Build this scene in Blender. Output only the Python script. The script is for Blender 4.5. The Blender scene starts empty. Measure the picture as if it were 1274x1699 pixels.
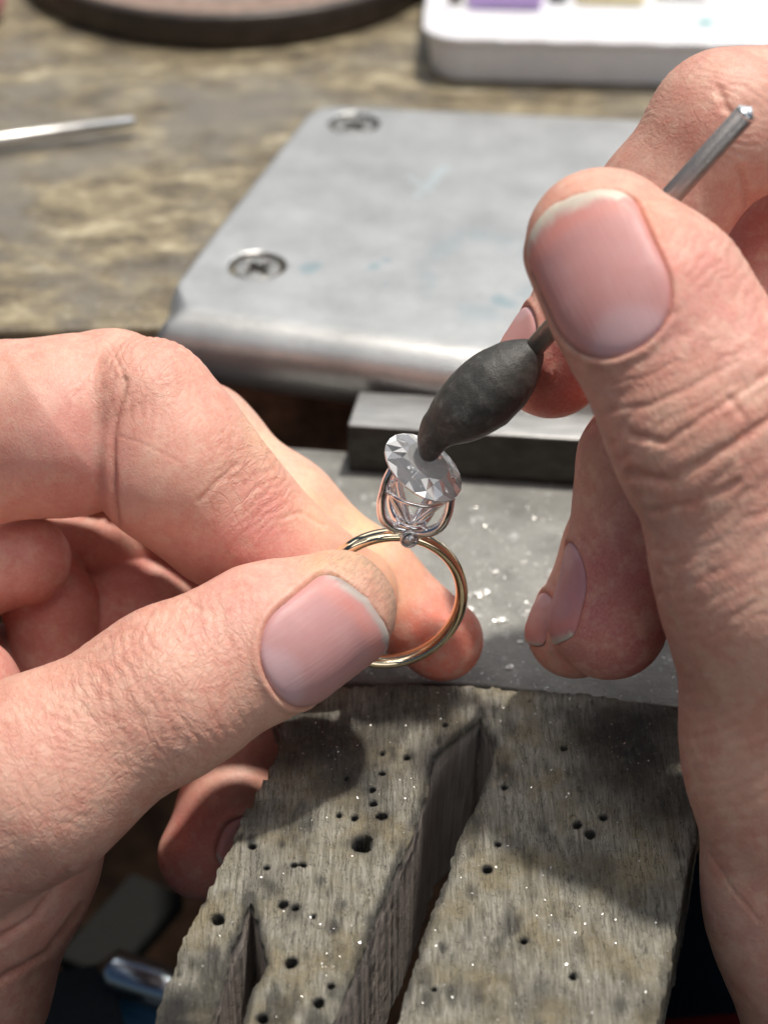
import bpy, bmesh, math, random, time
T0 = time.time()
import numpy as np
from mathutils import Vector, Matrix
random.seed(7)
rng = np.random.RandomState(11)
sc = bpy.context.scene
COL = sc.collection

# ------------------------------------------------------------------ camera (1 unit = 1 cm)
FOV = math.radians(28.0)
F = 849.5 / math.tan(FOV / 2)                 # focal length in photograph pixels
PITCH = math.radians(35.0)
fwd = np.array([0.0, math.cos(PITCH), -math.sin(PITCH)])
upv = np.array([0.0, math.sin(PITCH), math.cos(PITCH)])
rgt = np.array([1.0, 0.0, 0.0])
CAM = -30.0 * fwd
cd = bpy.data.cameras.new('camera'); cam = bpy.data.objects.new('camera', cd); COL.objects.link(cam)
cam.location = CAM; cam.rotation_euler = (math.pi / 2 - PITCH, 0, 0)
cd.sensor_fit = 'VERTICAL'; cd.sensor_height = 36; cd.lens = 18 / math.tan(FOV / 2)
cd.clip_start = 0.5; cd.clip_end = 500
cd.dof.use_dof = True; cd.dof.focus_distance = 29.0; cd.dof.aperture_fstop = 0.17
sc.camera = cam

def P(px, py, d):
    """point seen at photograph pixel (px,py), d cm along the view axis"""
    return CAM + d * (fwd + (px - 637) / F * rgt - (py - 849.5) / F * upv)
def Z(px, py, z, n=(0, 0, 1), o=None):
    """pixel -> point on a plane (horizontal at z by default)"""
    dr = fwd + (px - 637) / F * rgt - (py - 849.5) / F * upv
    n = np.array(n, float); o = np.array([0, 0, z], float) if o is None else np.array(o, float)
    return CAM + dr * (np.dot(o - CAM, n) / np.dot(dr, n))

# ------------------------------------------------------------------ light
SUN_DIR = np.array([0.17, 0.13, 0.97]); SUN_DIR /= np.linalg.norm(SUN_DIR)     # towards the sun
w = bpy.data.worlds.new('World'); sc.world = w; w.use_nodes = True
wn = w.node_tree; bg = wn.nodes['Background']
sky = wn.nodes.new('ShaderNodeTexSky'); sky.sky_type = 'NISHITA'; sky.sun_disc = False
sky.sun_elevation = math.asin(SUN_DIR[2]); sky.sun_rotation = math.atan2(SUN_DIR[0], SUN_DIR[1])
wn.links.new(sky.outputs[0], bg.inputs[0]); bg.inputs[1].default_value = 0.025
sl = bpy.data.lights.new('sun', 'SUN'); sl.energy = 3.8; sl.angle = math.radians(3.0); sl.color = (1.0, 0.93, 0.84)
so = bpy.data.objects.new('sun', sl); COL.objects.link(so)
so.rotation_euler = Vector(SUN_DIR).to_track_quat('Z', 'Y').to_euler()
def area(name, loc, aim, sx, sy, power, col):
    l = bpy.data.lights.new(name, 'AREA'); l.shape = 'RECTANGLE'; l.size = sx; l.size_y = sy; l.energy = power; l.color = col
    o = bpy.data.objects.new(name, l); COL.objects.link(o); o.location = loc
    o.rotation_euler = (Vector(loc) - Vector(aim)).to_track_quat('Z', 'Y').to_euler()
area('window_light', (44, 34, 40), (0, 0, -1), 30, 26, 9000, (0.95, 0.98, 1.0))
area('overhead_fill', (0, -28, 85), (0, -27.9, 0), 120, 90, 0.34 * math.pi * 10800, (1.0, 0.985, 0.96))  # unseen glowing panel added as fill and for the diamond
area('plate_reflect_panel', (0, 85, 58), (0, 0, 0), 90, 44, 1.4 * math.pi * 3960, (1.0, 0.99, 0.97))  # unseen panel added so the plate top has something to reflect
for nm, loc, sx, sy, pw in (('glint_strip', (-20, -36, 48), 24, 4, 1300), ('front_fill', (34, -58, 22), 44, 30, 7000), ('glint_strip', (-2, -14, 66), 34, 5, 2400), ('glint_strip', (6, -30, 62), 34, 4, 2600), ('glint_strip', (20, 8, 60), 30, 4, 1300), ('glint_strip', (-34, 22, 40), 16, 5, 900)):  # unseen strips added for glints on gem and metal, plus one fill for slot walls
    area(nm, loc, (0, 0, 0), sx, sy, pw, (1.0, 0.98, 0.95))
for loc in ((-12, -22, 50), (10, -12, 52), (22, -2, 46), (2, -34, 44), (-4, 10, 55)):  # small unseen lights added for diamond sparkle
    area('sparkle_light', loc, (0, 0, 0), 2.2, 2.2, 260, (1.0, 0.98, 0.94))
sc.view_settings.view_transform = 'Standard'; sc.view_settings.look = 'None'
sc.view_settings.exposure = 0.0; sc.view_settings.gamma = 1
sc.cycles.use_denoising = True; sc.cycles.max_bounces = 14; sc.cycles.transmission_bounces = 14
sc.cycles.sample_clamp_indirect = 20; sc.cycles.blur_glossy = 0.3

# ------------------------------------------------------------------ small helpers
def tag(o, label=None, cat=None, group=None, kind=None):
    if label: o['label'] = label
    if cat: o['category'] = cat
    if group: o['group'] = group
    if kind: o['kind'] = kind
    return o
def empty(name, loc, label, cat, group=None):
    o = bpy.data.objects.new(name, None); o.location = [float(c) for c in loc]; COL.objects.link(o)
    o.empty_display_size = 0.3
    return tag(o, label, cat, group)
def link(name, me, mat, parent=None, smooth=True):
    if mat: me.materials.append(mat)
    if smooth: me.polygons.foreach_set('use_smooth', np.ones(len(me.polygons), bool))
    o = bpy.data.objects.new(name, me); COL.objects.link(o)
    if parent is not None:
        o.parent = parent
        o.matrix_parent_inverse = Matrix.Translation(parent.location).inverted() if parent.type == 'EMPTY' else Matrix.Identity(4)
    return o
def np_mesh(name, V, Q):
    me = bpy.data.meshes.new(name)
    V = np.asarray(V, np.float32); Q = np.asarray(Q, np.int32); k = Q.shape[1]
    me.vertices.add(len(V)); me.vertices.foreach_set('co', V.ravel())
    me.loops.add(Q.size); me.loops.foreach_set('vertex_index', Q.ravel())
    me.polygons.add(len(Q)); me.polygons.foreach_set('loop_start', np.arange(0, Q.size, k, dtype=np.int32))
    me.update(calc_edges=True)
    return me
def unit(v): v = np.asarray(v, float); return v / np.linalg.norm(v)
def hash3(ix, iy, iz, seed):
    h = (ix.astype(np.int64) * 374761393 + iy.astype(np.int64) * 668265263 + iz.astype(np.int64) * 2147483647 + seed * 974634777) & 0xffffffff
    h = ((h ^ (h >> 13)) * 1274126177) & 0xffffffff
    h = (h ^ (h >> 16)) & 0xffff
    return h.astype(np.float32) / 65535.0
def vnoise(p, scale=1.0, seed=0):
    q = p * scale; i = np.floor(q).astype(np.int64); f = (q - i).astype(np.float32); f = f * f * (3 - 2 * f)
    r = 0
    for a in (0, 1):
        for b in (0, 1):
            for c in (0, 1):
                wgt = (f[..., 0] if a else 1 - f[..., 0]) * (f[..., 1] if b else 1 - f[..., 1]) * (f[..., 2] if c else 1 - f[..., 2])
                r = r + wgt * hash3(i[..., 0] + a, i[..., 1] + b, i[..., 2] + c, seed)
    return r * 2 - 1
def fbm(p, scale, octaves=3, seed=0):
    r = 0; a = 1.0; t = 0
    for k in range(octaves):
        r = r + a * vnoise(p, scale * 2 ** k, seed + k * 17); t += a; a *= 0.5
    return r / t
def sstep(x, a, b):
    t = np.clip((x - a) / (b - a), 0, 1); return t * t * (3 - 2 * t)

# ------------------------------------------------------------------ signed-distance modelling
def smin(a, b, k):
    h = np.clip(0.5 + 0.5 * (b - a) / k, 0, 1); return b + (a - b) * h - k * h * (1 - h)
def smax(a, b, k): return -smin(-a, -b, k)
def dot(q, n): return q[..., 0] * n[0] + q[..., 1] * n[1] + q[..., 2] * n[2]
def cone(p, a, b, ra, rb, flat=None):
    """tapered round limb from a to b; flat = (axis, factor) squashes it along an axis"""
    x = p[..., 0] - a[0]; y = p[..., 1] - a[1]; z = p[..., 2] - a[2]; ba = np.asarray(b, float) - a
    s = 1.0
    if flat is not None:
        n, f = flat; n = unit(n); e = (x * n[0] + y * n[1] + z * n[2]) * (1 / f - 1)
        x = x + e * n[0]; y = y + e * n[1]; z = z + e * n[2]; ba = ba + dot(ba, n) * (1 / f - 1) * n; s = 0.5 * (1 + f)
    t = np.clip((x * ba[0] + y * ba[1] + z * ba[2]) / max(1e-9, dot(ba, ba)), 0, 1)
    x = x - t * ba[0]; y = y - t * ba[1]; z = z - t * ba[2]
    return (np.sqrt(x * x + y * y + z * z) - (ra + (rb - ra) * t)) * s
def poly2(x, y, pts):
    """signed distance to a 2-D polygon (negative inside)"""
    pts = np.asarray(pts, float); d = np.full(x.shape, 1e9); s = np.ones(x.shape, bool)
    n = len(pts)
    for i in range(n):
        a = pts[i]; b = pts[i - 1]
        ex, ey = b - a; wx = x - a[0]; wy = y - a[1]
        t = np.clip((wx * ex + wy * ey) / (ex * ex + ey * ey), 0, 1)
        d = np.minimum(d, (wx - ex * t) ** 2 + (wy - ey * t) ** 2)
        c1 = y >= a[1]; c2 = y < b[1]; c3 = ex * wy > ey * wx
        flip = (c1 & c2 & c3) | (~c1 & ~c2 & ~c3)
        s ^= flip
    return np.where(s, 1, -1) * np.sqrt(d)
def surface(f, lo, hi, h, B=8, margin=1.9):
    """surface nets of the field f over a box, evaluated only near the surface"""
    lo = np.array(lo, float); hi = np.array(hi, float)
    nb = np.ceil((hi - lo) / (h * B)).astype(int); n = nb * B + 1
    cc = [lo[k] + (np.arange(nb[k]) + 0.5) * h * B for k in range(3)]
    G = np.stack(np.meshgrid(*cc, indexing='ij'), -1).reshape(-1, 3)
    c = f(G)
    act = np.abs(c) < h * B * 0.87 * margin
    D = np.repeat(np.repeat(np.repeat(np.where(c < 0, -1, 1).astype(np.float32).reshape(nb), B, 0), B, 1), B, 2)
    D = np.pad(D, ((0, 1), (0, 1), (0, 1)), mode='edge')
    r = np.arange(B + 1); off = np.stack(np.meshgrid(r, r, r, indexing='ij'), -1).reshape(-1, 3)
    ids = np.stack(np.unravel_index(np.nonzero(act)[0], nb), -1) * B
    for s in range(0, len(ids), 16):
        I = (ids[s:s + 16, None, :] + off[None]).reshape(-1, 3)
        D[I[:, 0], I[:, 1], I[:, 2]] = f(lo + I * h)
    ins = D < 0
    cnt = np.zeros(tuple(n - 1), np.uint8)
    sl_ = lambda a, b, c: (slice(a, n[0] - 1 + a), slice(b, n[1] - 1 + b), slice(c, n[2] - 1 + c))
    for a in (0, 1):
        for b in (0, 1):
            for c_ in (0, 1): cnt += ins[sl_(a, b, c_)]
    ac = np.stack(np.nonzero((cnt > 0) & (cnt < 8)), -1)
    idx = np.full(tuple(n - 1), -1, np.int32); idx[ac[:, 0], ac[:, 1], ac[:, 2]] = np.arange(len(ac))
    S = np.zeros((len(ac), 3)); N = np.zeros(len(ac))
    cor = [(a, b, c_) for a in (0, 1) for b in (0, 1) for c_ in (0, 1)]
    val = {q: D[ac[:, 0] + q[0], ac[:, 1] + q[1], ac[:, 2] + q[2]] for q in cor}
    for q in cor:
        for ax in range(3):
            if q[ax] == 0:
                e = list(q); e[ax] = 1; e = tuple(e)
                v0 = val[q]; v1 = val[e]; m = (v0 < 0) != (v1 < 0)
                t = np.where(m, v0 / np.where(m, v0 - v1, 1), 0)
                pt = np.tile(np.array(q, float), (len(ac), 1)); pt[:, ax] += t
                S += pt * m[:, None]; N += m
    V = lo + (ac + S / N[:, None]) * h
    quads = []
    for ax in range(3):
        s0 = [slice(1, -1)] * 3; s0[ax] = slice(0, -1); s1 = [slice(1, -1)] * 3; s1[ax] = slice(1, None)
        a0 = ins[tuple(s0)]; a1 = ins[tuple(s1)]; E = np.stack(np.nonzero(a0 != a1), -1)
        off1 = np.ones(3, int); off1[ax] = 0
        E = E + off1; fl = ins[E[:, 0], E[:, 1], E[:, 2]]
        u, v = [(1, 2), (2, 0), (0, 1)][ax]
        def g(du, dv):
            K = E.copy(); K[:, u] -= du; K[:, v] -= dv; return idx[K[:, 0], K[:, 1], K[:, 2]]
        q = np.stack([g(1, 1), g(0, 1), g(0, 0), g(1, 0)], -1)
        q[~fl] = q[~fl][:, ::-1]; quads.append(q)
    Q = np.concatenate(quads); Q = Q[(Q >= 0).all(1)]
    return V, Q
def grad(f, V, e=0.01):
    g = np.stack([f(V + np.eye(3)[k] * e) - f(V - np.eye(3)[k] * e) for k in range(3)], -1)
    return g / (np.linalg.norm(g, axis=1, keepdims=True) + 1e-9)
def col_attr(me, name, C):
    a = me.color_attributes.new(name, 'FLOAT_COLOR', 'POINT')
    a.data.foreach_set('color', np.concatenate([C, np.ones((len(C), 1))], 1).astype(np.float32).ravel())

# ------------------------------------------------------------------ materials
class M:
    def __init__(s, name):
        s.m = bpy.data.materials.new(name); s.m.use_nodes = True; s.nt = s.m.node_tree
        s.b = s.nt.nodes['Principled BSDF']; s.tc = s.nt.nodes.new('ShaderNodeTexCoord')
    def n(s, t, **kw):
        x = s.nt.nodes.new(t)
        for k, v in kw.items(): setattr(x, k, v)
        return x
    def l(s, a, b): s.nt.links.new(a, b)
    def put(s, inp, v):
        if hasattr(v, 'links'): s.l(v, inp)
        elif v is not None: inp.default_value = v
    def set(s, **kw):
        for k, v in kw.items(): s.put(s.b.inputs[k.replace('_', ' ')], v)
        return s
    def coord(s, scale=(1, 1, 1), rot=(0, 0, 0)):
        mp = s.n('ShaderNodeMapping'); s.l(s.tc.outputs['Object'], mp.inputs[0])
        mp.inputs['Scale'].default_value = scale; mp.inputs['Rotation'].default_value = rot; return mp.outputs[0]
    def noise(s, scale, detail=4, rough=0.55, vec=None, dist=0, out=0):
        x = s.n('ShaderNodeTexNoise'); x.inputs['Scale'].default_value = scale; x.inputs['Detail'].default_value = detail
        x.inputs['Roughness'].default_value = rough; x.inputs['Distortion'].default_value = dist
        s.l(vec if vec is not None else s.tc.outputs['Object'], x.inputs['Vector']); return x.outputs[out]
    def voro(s, scale, feature='F1', vec=None, out='Distance', rnd=1.0):
        x = s.n('ShaderNodeTexVoronoi', feature=feature); x.inputs['Scale'].default_value = scale; x.inputs['Randomness'].default_value = rnd
        s.l(vec if vec is not None else s.tc.outputs['Object'], x.inputs['Vector']); return x.outputs[out]
    def ramp(s, v, stops):
        r = s.n('ShaderNodeValToRGB'); e = r.color_ramp.elements
        while len(e) < len(stops): e.new(0.5)
        for i, (p, c) in enumerate(stops):
            e[i].position = p; e[i].color = (c, c, c, 1) if isinstance(c, (int, float)) else (*c, 1)
        s.l(v, r.inputs[0]); return r.outputs[0]
    def math(s, op, a, b=0.0, clamp=False):
        x = s.n('ShaderNodeMath', operation=op, use_clamp=clamp); s.put(x.inputs[0], a); s.put(x.inputs[1], b); return x.outputs[0]
    def mix(s, f, a, b, mode='MIX'):
        x = s.n('ShaderNodeMix', data_type='RGBA', blend_type=mode)
        s.put(x.inputs[0], f)
        for i, v in ((6, a), (7, b)):
            if isinstance(v, tuple): v = (*v, 1) if len(v) == 3 else v
            s.put(x.inputs[i], v)
        return x.outputs[2]
    def bump(s, h, dist, strength=1.0, nrm=None):
        x = s.n('ShaderNodeBump'); x.inputs['Distance'].default_value = dist; x.inputs['Strength'].default_value = strength
        s.l(h, x.inputs['Height'])
        if nrm is not None: s.l(nrm, x.inputs['Normal'])
        return x.outputs[0]
    def attr(s, name, out='Color'):
        x = s.n('ShaderNodeAttribute', attribute_name=name); return x.outputs[out]

def mat_skin():
    m = M('skin')
    tone = m.attr('tone'); wr = m.attr('fold')
    sep = m.n('ShaderNodeSeparateColor'); m.l(wr, sep.inputs[0]); wr_r, wr_g = sep.outputs[0], sep.outputs[1]
    blot = m.noise(1.6, 5, 0.68)
    c = m.mix(m.ramp(blot, [(0.40, 0.0), (0.62, 0.75)]), tone, (0.60, 0.22, 0.17), 'MIX')
    c = m.mix(0.7, tone, c)
    c = m.mix(m.ramp(m.noise(3.1, 4, 0.65), [(0.48, 0.0), (0.66, 0.45)]), c, (0.76, 0.52, 0.40))
    fine = m.noise(22, 3, 0.6)
    c = m.mix(m.ramp(fine, [(0.35, 0.0), (0.75, 0.30)]), c, (0.80, 0.53, 0.43))
    # skin line network: families of crossing lines, finer and deeper over the joints
    def proj(th, sa, sb):
        cb = m.n('ShaderNodeCombineXYZ')
        for k, (v, sc_) in enumerate(((math.cos(th) * rgt + math.sin(th) * upv, sa), (-math.sin(th) * rgt + math.cos(th) * upv, sb), (fwd, sb))):
            d = m.n('ShaderNodeVectorMath', operation='DOT_PRODUCT'); m.l(m.tc.outputs['Object'], d.inputs[0]); d.inputs[1].default_value = tuple(v * sc_); m.l(d.outputs['Value'], cb.inputs[k])
        return cb.outputs[0]
    def lines(th, sa, sb, det=2, wd=0.05):
        n = m.noise(1.0, det, 0.5, proj(math.radians(th), sa, sb), 0.35)
        return m.ramp(n, [(0.5 - wd, 1.0), (0.5, 0.0), (0.5 + wd, 1.0)])
    l1 = lines(25, 5.0, 1.6); l2 = lines(-38, 5.5, 1.7); l3 = lines(80, 5.5, 1.8); 
    f1 = lines(10, 15, 4.5, 2, 0.07); f2 = lines(-60, 16, 4.5, 2, 0.07); f3 = lines(55, 16, 5, 2, 0.07)
    v1 = m.voro(6.0, 'DISTANCE_TO_EDGE')
    h1 = m.math('MULTIPLY', m.math('MULTIPLY', l1, l2), m.math('ADD', 0.4, m.math('MULTIPLY', l3, 0.6)))
    h2 = m.math('MULTIPLY', m.math('MULTIPLY', f1, f2), f3)
    big = m.math('MULTIPLY', m.math('ADD', h1, m.math('MULTIPLY', m.ramp(v1, [(0.0, 0.0), (0.2, 1.0)]), 0.25)), wr_g)
    h = m.math('ADD', m.math('MULTIPLY', big, 0.46), m.math('MULTIPLY', h2, m.math('ADD', 0.12, m.math('MULTIPLY', wr_g, 0.16))))
    h = m.math('ADD', h, m.math('MULTIPLY', m.noise(24, 4, 0.65), 0.26))
    crease = m.math('MULTIPLY', m.math('SUBTRACT', 1.0, h1), m.math('ADD', 0.03, m.math('MULTIPLY', wr_g, 0.16)))
    c = m.mix(crease, c, (0.42, 0.15, 0.10))
    dirt = m.math('MULTIPLY', wr_r, m.ramp(m.noise(1.0, 5, 0.75, proj(math.radians(-50), 26, 5)), [(0.42, 0.0), (0.80, 0.75)]))
    c = m.mix(dirt, c, (0.14, 0.11, 0.095))
    nb = m.bump(h, 0.015, 0.85)
    m.set(Base_Color=c, Roughness=m.math('ADD', 0.42, m.math('MULTIPLY', fine, 0.16)), Normal=nb, Specular_IOR_Level=0.45,
          Subsurface_Weight=0.32, Subsurface_Radius=(1.0, 0.32, 0.16), Subsurface_Scale=0.13)
    return m.m
def mat_nail():
    m = M('nail'); c = m.attr('tone')
    c = m.mix(m.ramp(m.noise(3, 3), [(0.4, 0.0), (0.7, 0.25)]), c, (0.62, 0.39, 0.39))
    scr = m.ramp(m.noise(1.0, 5, 0.75, m.attr('grain', 'Vector')), [(0.55, 0.0), (0.75, 0.16)]); c = m.mix(scr, c, (0.80, 0.60, 0.56))
    gc = m.attr('grain', 'Vector'); g = m.noise(1.0, 2, 0.5, vec=gc)
    m.set(Base_Color=c, Roughness=m.ramp(m.noise(14, 4), [(0.3, 0.42), (0.7, 0.56)]), Normal=m.bump(g, 0.005, 0.7), Specular_IOR_Level=0.38,
          Subsurface_Weight=0.25, Subsurface_Radius=(1, .35, .25), Subsurface_Scale=0.08)
    return m.m
SKIN = mat_skin(); NAIL = mat_nail()

def metal(name, col, rough, bump=0.0, scale=30, stretch=(1, 1, 1), rot=(0, 0, 0), metallic=1.0):
    m = M(name); vec = m.coord(stretch, rot); n = m.noise(scale, 4, 0.6, vec)
    r = m.ramp(n, [(0.3, max(0.02, rough * 0.7)), (0.7, min(1, rough * 1.4))])
    m.set(Base_Color=(*col, 1), Metallic=metallic, Roughness=r)
    if bump: m.set(Normal=m.bump(n, bump, 1.0))
    return m.m
GOLD = metal('yellow_gold', (0.88, 0.74, 0.52), 0.09, 0.0006, 12)
WGOLD = metal('white_gold', (0.96, 0.96, 0.97), 0.2, 0.0006, 14)
def mat_diamond():
    m = M('diamond'); m.set(Base_Color=(0.98, 0.99, 1.0, 1), Roughness=0.0, IOR=2.417, Transmission_Weight=0.94); return m.m
DIA = mat_diamond()
def mat_wax():
    m = M('black_wax'); n = m.noise(5, 6, 0.7); f = m.noise(40, 4, 0.7)
    c = m.ramp(n, [(0.3, (0.03, 0.03, 0.028)), (0.55, (0.062, 0.061, 0.056)), (0.75, (0.15, 0.147, 0.135))])
    dust = m.ramp(m.voro(60, 'F1'), [(0.0, 1.0), (0.10, 0.0)])
    c = m.mix(m.math('MULTIPLY', dust, 0.35), c, (0.4, 0.4, 0.38))
    m.set(Base_Color=c, Roughness=m.ramp(f, [(0.3, 0.30), (0.7, 0.50)]), Normal=m.bump(m.math('ADD', f, n), 0.012, 0.6)); return m.m
WAX = mat_wax()
STEEL_ROD = metal('dark_steel_rod', (0.36, 0.34, 0.33), 0.42, 0.006, 30, (1, 1, 1))
ROD_END = metal('bright_steel_end', (0.80, 0.82, 0.83), 0.3, 0.004, 20)

def mat_alu():
    m = M('brushed_aluminium')
    vec = m.coord((1.6, 14, 1.6), (0, 0, math.radians(-15)))
    n = m.noise(3.0, 4, 0.6, vec); cl = m.noise(0.8, 5, 0.65)
    c = m.ramp(cl, [(0.3, (0.44, 0.445, 0.44)), (0.7, (0.63, 0.635, 0.625))])
    # teal paint and felt-pen stains worn into the top
    st = m.ramp(m.noise(1.15, 3, 0.6), [(0.60, 0.0), (0.68, 0.55)])
    tealm = m.math('MULTIPLY', st, m.attr('teal', 'Fac'))
    c = m.mix(m.math('MULTIPLY', m.attr('teal', 'Fac'), 0.42), c, (0.12, 0.30, 0.36))
    wh = m.attr('chalk', 'Fac'); c = m.mix(m.math('MULTIPLY', wh, 0.6), c, (0.62, 0.72, 0.72))
    sc_ = m.ramp(m.noise(30, 4, 0.7, m.coord((1, 0.12, 1), (0, 0, 0.5))), [(0.62, 0.0), (0.66, 0.35)])
    c = m.mix(sc_, c, (0.72, 0.74, 0.74))
    m.set(Base_Color=c, Metallic=0.8, Roughness=m.ramp(n, [(0.3, 0.27), (0.7, 0.40)]), Normal=m.bump(n, 0.01, 0.5)); return m.m
ALU = mat_alu()
def mat_anvil():
    m = M('grey_anvil_steel')
    n = m.noise(1.6, 6, 0.62); f = m.noise(16, 5, 0.7); s1 = m.noise(7, 4, 0.6, m.coord((1, 7, 1), (0, 0, 0.6)))
    c = m.ramp(n, [(0.25, (0.20, 0.203, 0.19)), (0.5, (0.30, 0.30, 0.282)), (0.75, (0.40, 0.40, 0.375))])
    c = m.mix(m.ramp(f, [(0.45, 0.0), (0.75, 0.45)]), c, (0.42, 0.42, 0.39))
    lump = m.ramp(m.noise(4.2, 5, 0.65), [(0.62, 0.0), (0.69, 1.0)])
    c = m.mix(m.math('MULTIPLY', lump, 0.6), c, (0.66, 0.67, 0.66))
    h = m.math('ADD', m.math('MULTIPLY', n, 0.6), m.math('ADD', m.math('MULTIPLY', f, 0.5), m.math('MULTIPLY', s1, 0.5)))
    m.set(Base_Color=c, Metallic=0.45, Roughness=m.ramp(f, [(0.3, 0.36), (0.7, 0.62)]), Normal=m.bump(h, 0.05, 0.8)); return m.m
ANVIL = mat_anvil()
DARKSTEEL = metal('blackened_steel', (0.085, 0.08, 0.075), 0.5, 0.004, 6, (1, 6, 1), metallic=0.8)
def mat_bartop():
    m = M('two_tone_steel_bar'); geo = m.n('ShaderNodeNewGeometry')
    n = m.noise(5, 6, 0.7, m.coord((0.25, 3, 1), (0, 0, -0.1))); f = m.noise(30, 4, 0.7)
    sepn = m.n('ShaderNodeSeparateXYZ'); m.l(m.tc.outputs['Normal'], sepn.inputs[0])
    top = m.ramp(sepn.outputs[2], [(0.25, 0.0), (0.6, 1.0)])
    ct = m.ramp(n, [(0.3, (0.27, 0.27, 0.265)), (0.55, (0.42, 0.42, 0.41)), (0.75, (0.60, 0.60, 0.585))])
    cs = m.ramp(n, [(0.3, (0.035, 0.033, 0.03)), (0.8, (0.085, 0.08, 0.072))])   # paler top, near-black sides
    m.set(Base_Color=m.mix(top, cs, ct), Metallic=0.75, Roughness=m.ramp(f, [(0.3, 0.30), (0.7, 0.5)]), Normal=m.bump(n, 0.015, 0.6)); return m.m
BAR = mat_bartop()
def mat_pinwood():
    m = M('worn_bench_pin_wood')
    g = m.coord((8.0, 0.75, 2.6), (0, 0, math.radians(14)))
    fib = m.noise(2.6, 6, 0.72, g, 0.6); spk = m.noise(6.5, 8, 0.82, dist=0.4); cl = m.noise(0.75, 5, 0.65)
    c = m.ramp(fib, [(0.27, (0.10, 0.095, 0.078)), (0.38, (0.38, 0.36, 0.285)), (0.50, (0.62, 0.59, 0.475)), (0.62, (0.85, 0.81, 0.70))])
    c = m.mix(m.ramp(m.noise(1.3, 3), [(0.45, 0.0), (0.62, 0.7)]), c, (0.52, 0.43, 0.25))
    c = m.mix(m.ramp(spk, [(0.52, 0.0), (0.66, 0.6)]), c, (0.70, 0.68, 0.60))
    c = m.mix(m.ramp(spk, [(0.32, 0.80), (0.43, 0.0)]), c, (0.035, 0.034, 0.032))
    cr1 = m.noise(1.0, 5, 0.7, m.coord((4.5, 0.6, 1), (0, 0, math.radians(12))), 0.35)
    c = m.mix(m.ramp(cr1, [(0.488, 0.0), (0.5, 0.75), (0.512, 0.0)]), c, (0.03, 0.028, 0.025))
    c = m.mix(m.ramp(cl, [(0.35, 0.30), (0.50, 0.0)]), c, (0.20, 0.19, 0.17))
    soot_and_shade = m.attr('soot_and_shade'); ss = m.n('ShaderNodeSeparateColor'); m.l(soot_and_shade, ss.inputs[0])
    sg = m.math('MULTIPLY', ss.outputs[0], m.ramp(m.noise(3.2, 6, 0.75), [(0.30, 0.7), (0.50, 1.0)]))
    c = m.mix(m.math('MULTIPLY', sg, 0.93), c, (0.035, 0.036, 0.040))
    # brown sawn walls inside the slots, lightened in colour for missing light
    saw = m.noise(1.0, 4, 0.6, m.coord((16, 16, 0.5)))
    cw = m.ramp(saw, [(0.35, (0.52, 0.44, 0.38)), (0.65, (0.84, 0.75, 0.68))])
    c = m.mix(ss.outputs[1], c, cw)
    h = m.math('ADD', m.math('MULTIPLY', fib, 1.0), m.math('MULTIPLY', spk, 0.9))
    m.set(Base_Color=c, Roughness=0.72, Specular_IOR_Level=0.4, Normal=m.bump(h, 0.17, 1.0)); return m.m
PINWOOD = mat_pinwood()
def mat_bench():
    m = M('stained_bench_wood')
    n1 = m.noise(0.22, 6, 0.72, dist=0.3); n2 = m.noise(0.95, 6, 0.66, m.coord((1.0, 1.6, 1), (0, 0, -0.2)), 0.1); n3 = m.noise(9, 4, 0.7)
    c = m.ramp(n2, [(0.30, (0.055, 0.043, 0.028)), (0.46, (0.145, 0.115, 0.068)), (0.58, (0.27, 0.225, 0.135)), (0.72, (0.54, 0.48, 0.34))])
    c = m.mix(m.ramp(n1, [(0.46, 0.0), (0.58, 0.8)]), c, (0.155, 0.14, 0.115))
    c = m.mix(m.ramp(n3, [(0.60, 0.0), (0.72, 0.6)]), c, (0.60, 0.56, 0.47))
    m.set(Base_Color=c, Roughness=m.ramp(n1, [(0.4, 0.55), (0.6, 0.38)]), Specular_IOR_Level=0.5, Normal=m.bump(n3, 0.008, 0.5)); return m.m
BENCH = mat_bench()
def plain(name, col, rough=0.5, bump=0.004, scale=12, var=0.18, metallic=0.0, sss=0.0, **kw):
    m = M(name); n = m.noise(scale, 4, 0.6)
    a = tuple(max(0, x * (1 - var)) for x in col); b = tuple(min(1, x * (1 + var)) for x in col)
    m.set(Base_Color=m.ramp(n, [(0.3, a), (0.7, b)]), Roughness=rough, Metallic=metallic, Normal=m.bump(n, bump, 0.7))
    if sss: m.set(Subsurface_Weight=sss, Subsurface_Scale=0.2)
    m.set(**kw) if kw else None
    return m.m

# ------------------------------------------------------------------ the setting
ZA = -3.25                       # top of the anvil
ZP = -1.55                       # top of the aluminium plate
ZB = -1.80                       # bench top
def box_mesh(name, pts, z0, z1, bev=0.05, seg=2):
    """prism over 2-D outline pts, bevelled"""
    bm = bmesh.new(); lo = [bm.verts.new((p[0], p[1], z0)) for p in pts]; hi = [bm.verts.new((p[0], p[1], z1)) for p in pts]
    n = len(pts); bm.faces.new(lo[::-1]); bm.faces.new(hi)
    for i in range(n): bm.faces.new((lo[i], lo[(i + 1) % n], hi[(i + 1) % n], hi[i]))
    bmesh.ops.recalc_face_normals(bm, faces=bm.faces)
    if bev: bmesh.ops.bevel(bm, geom=bm.edges[:], offset=bev, segments=seg, affect='EDGES', profile=0.5)
    me = bpy.data.meshes.new(name); bm.to_mesh(me); bm.free(); return me
fd = unit([0.967, -0.254, 0])                      # direction of the bench's front edge
sd = np.array([0.254, 0.967, 0])
f0 = Z(240, 531, ZP)                               # front left corner of the plate
b0 = Z(0, 548, ZB); bd = unit(Z(250, 543, ZB) - b0); bsd = np.array([-bd[1], bd[0], 0])
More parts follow.
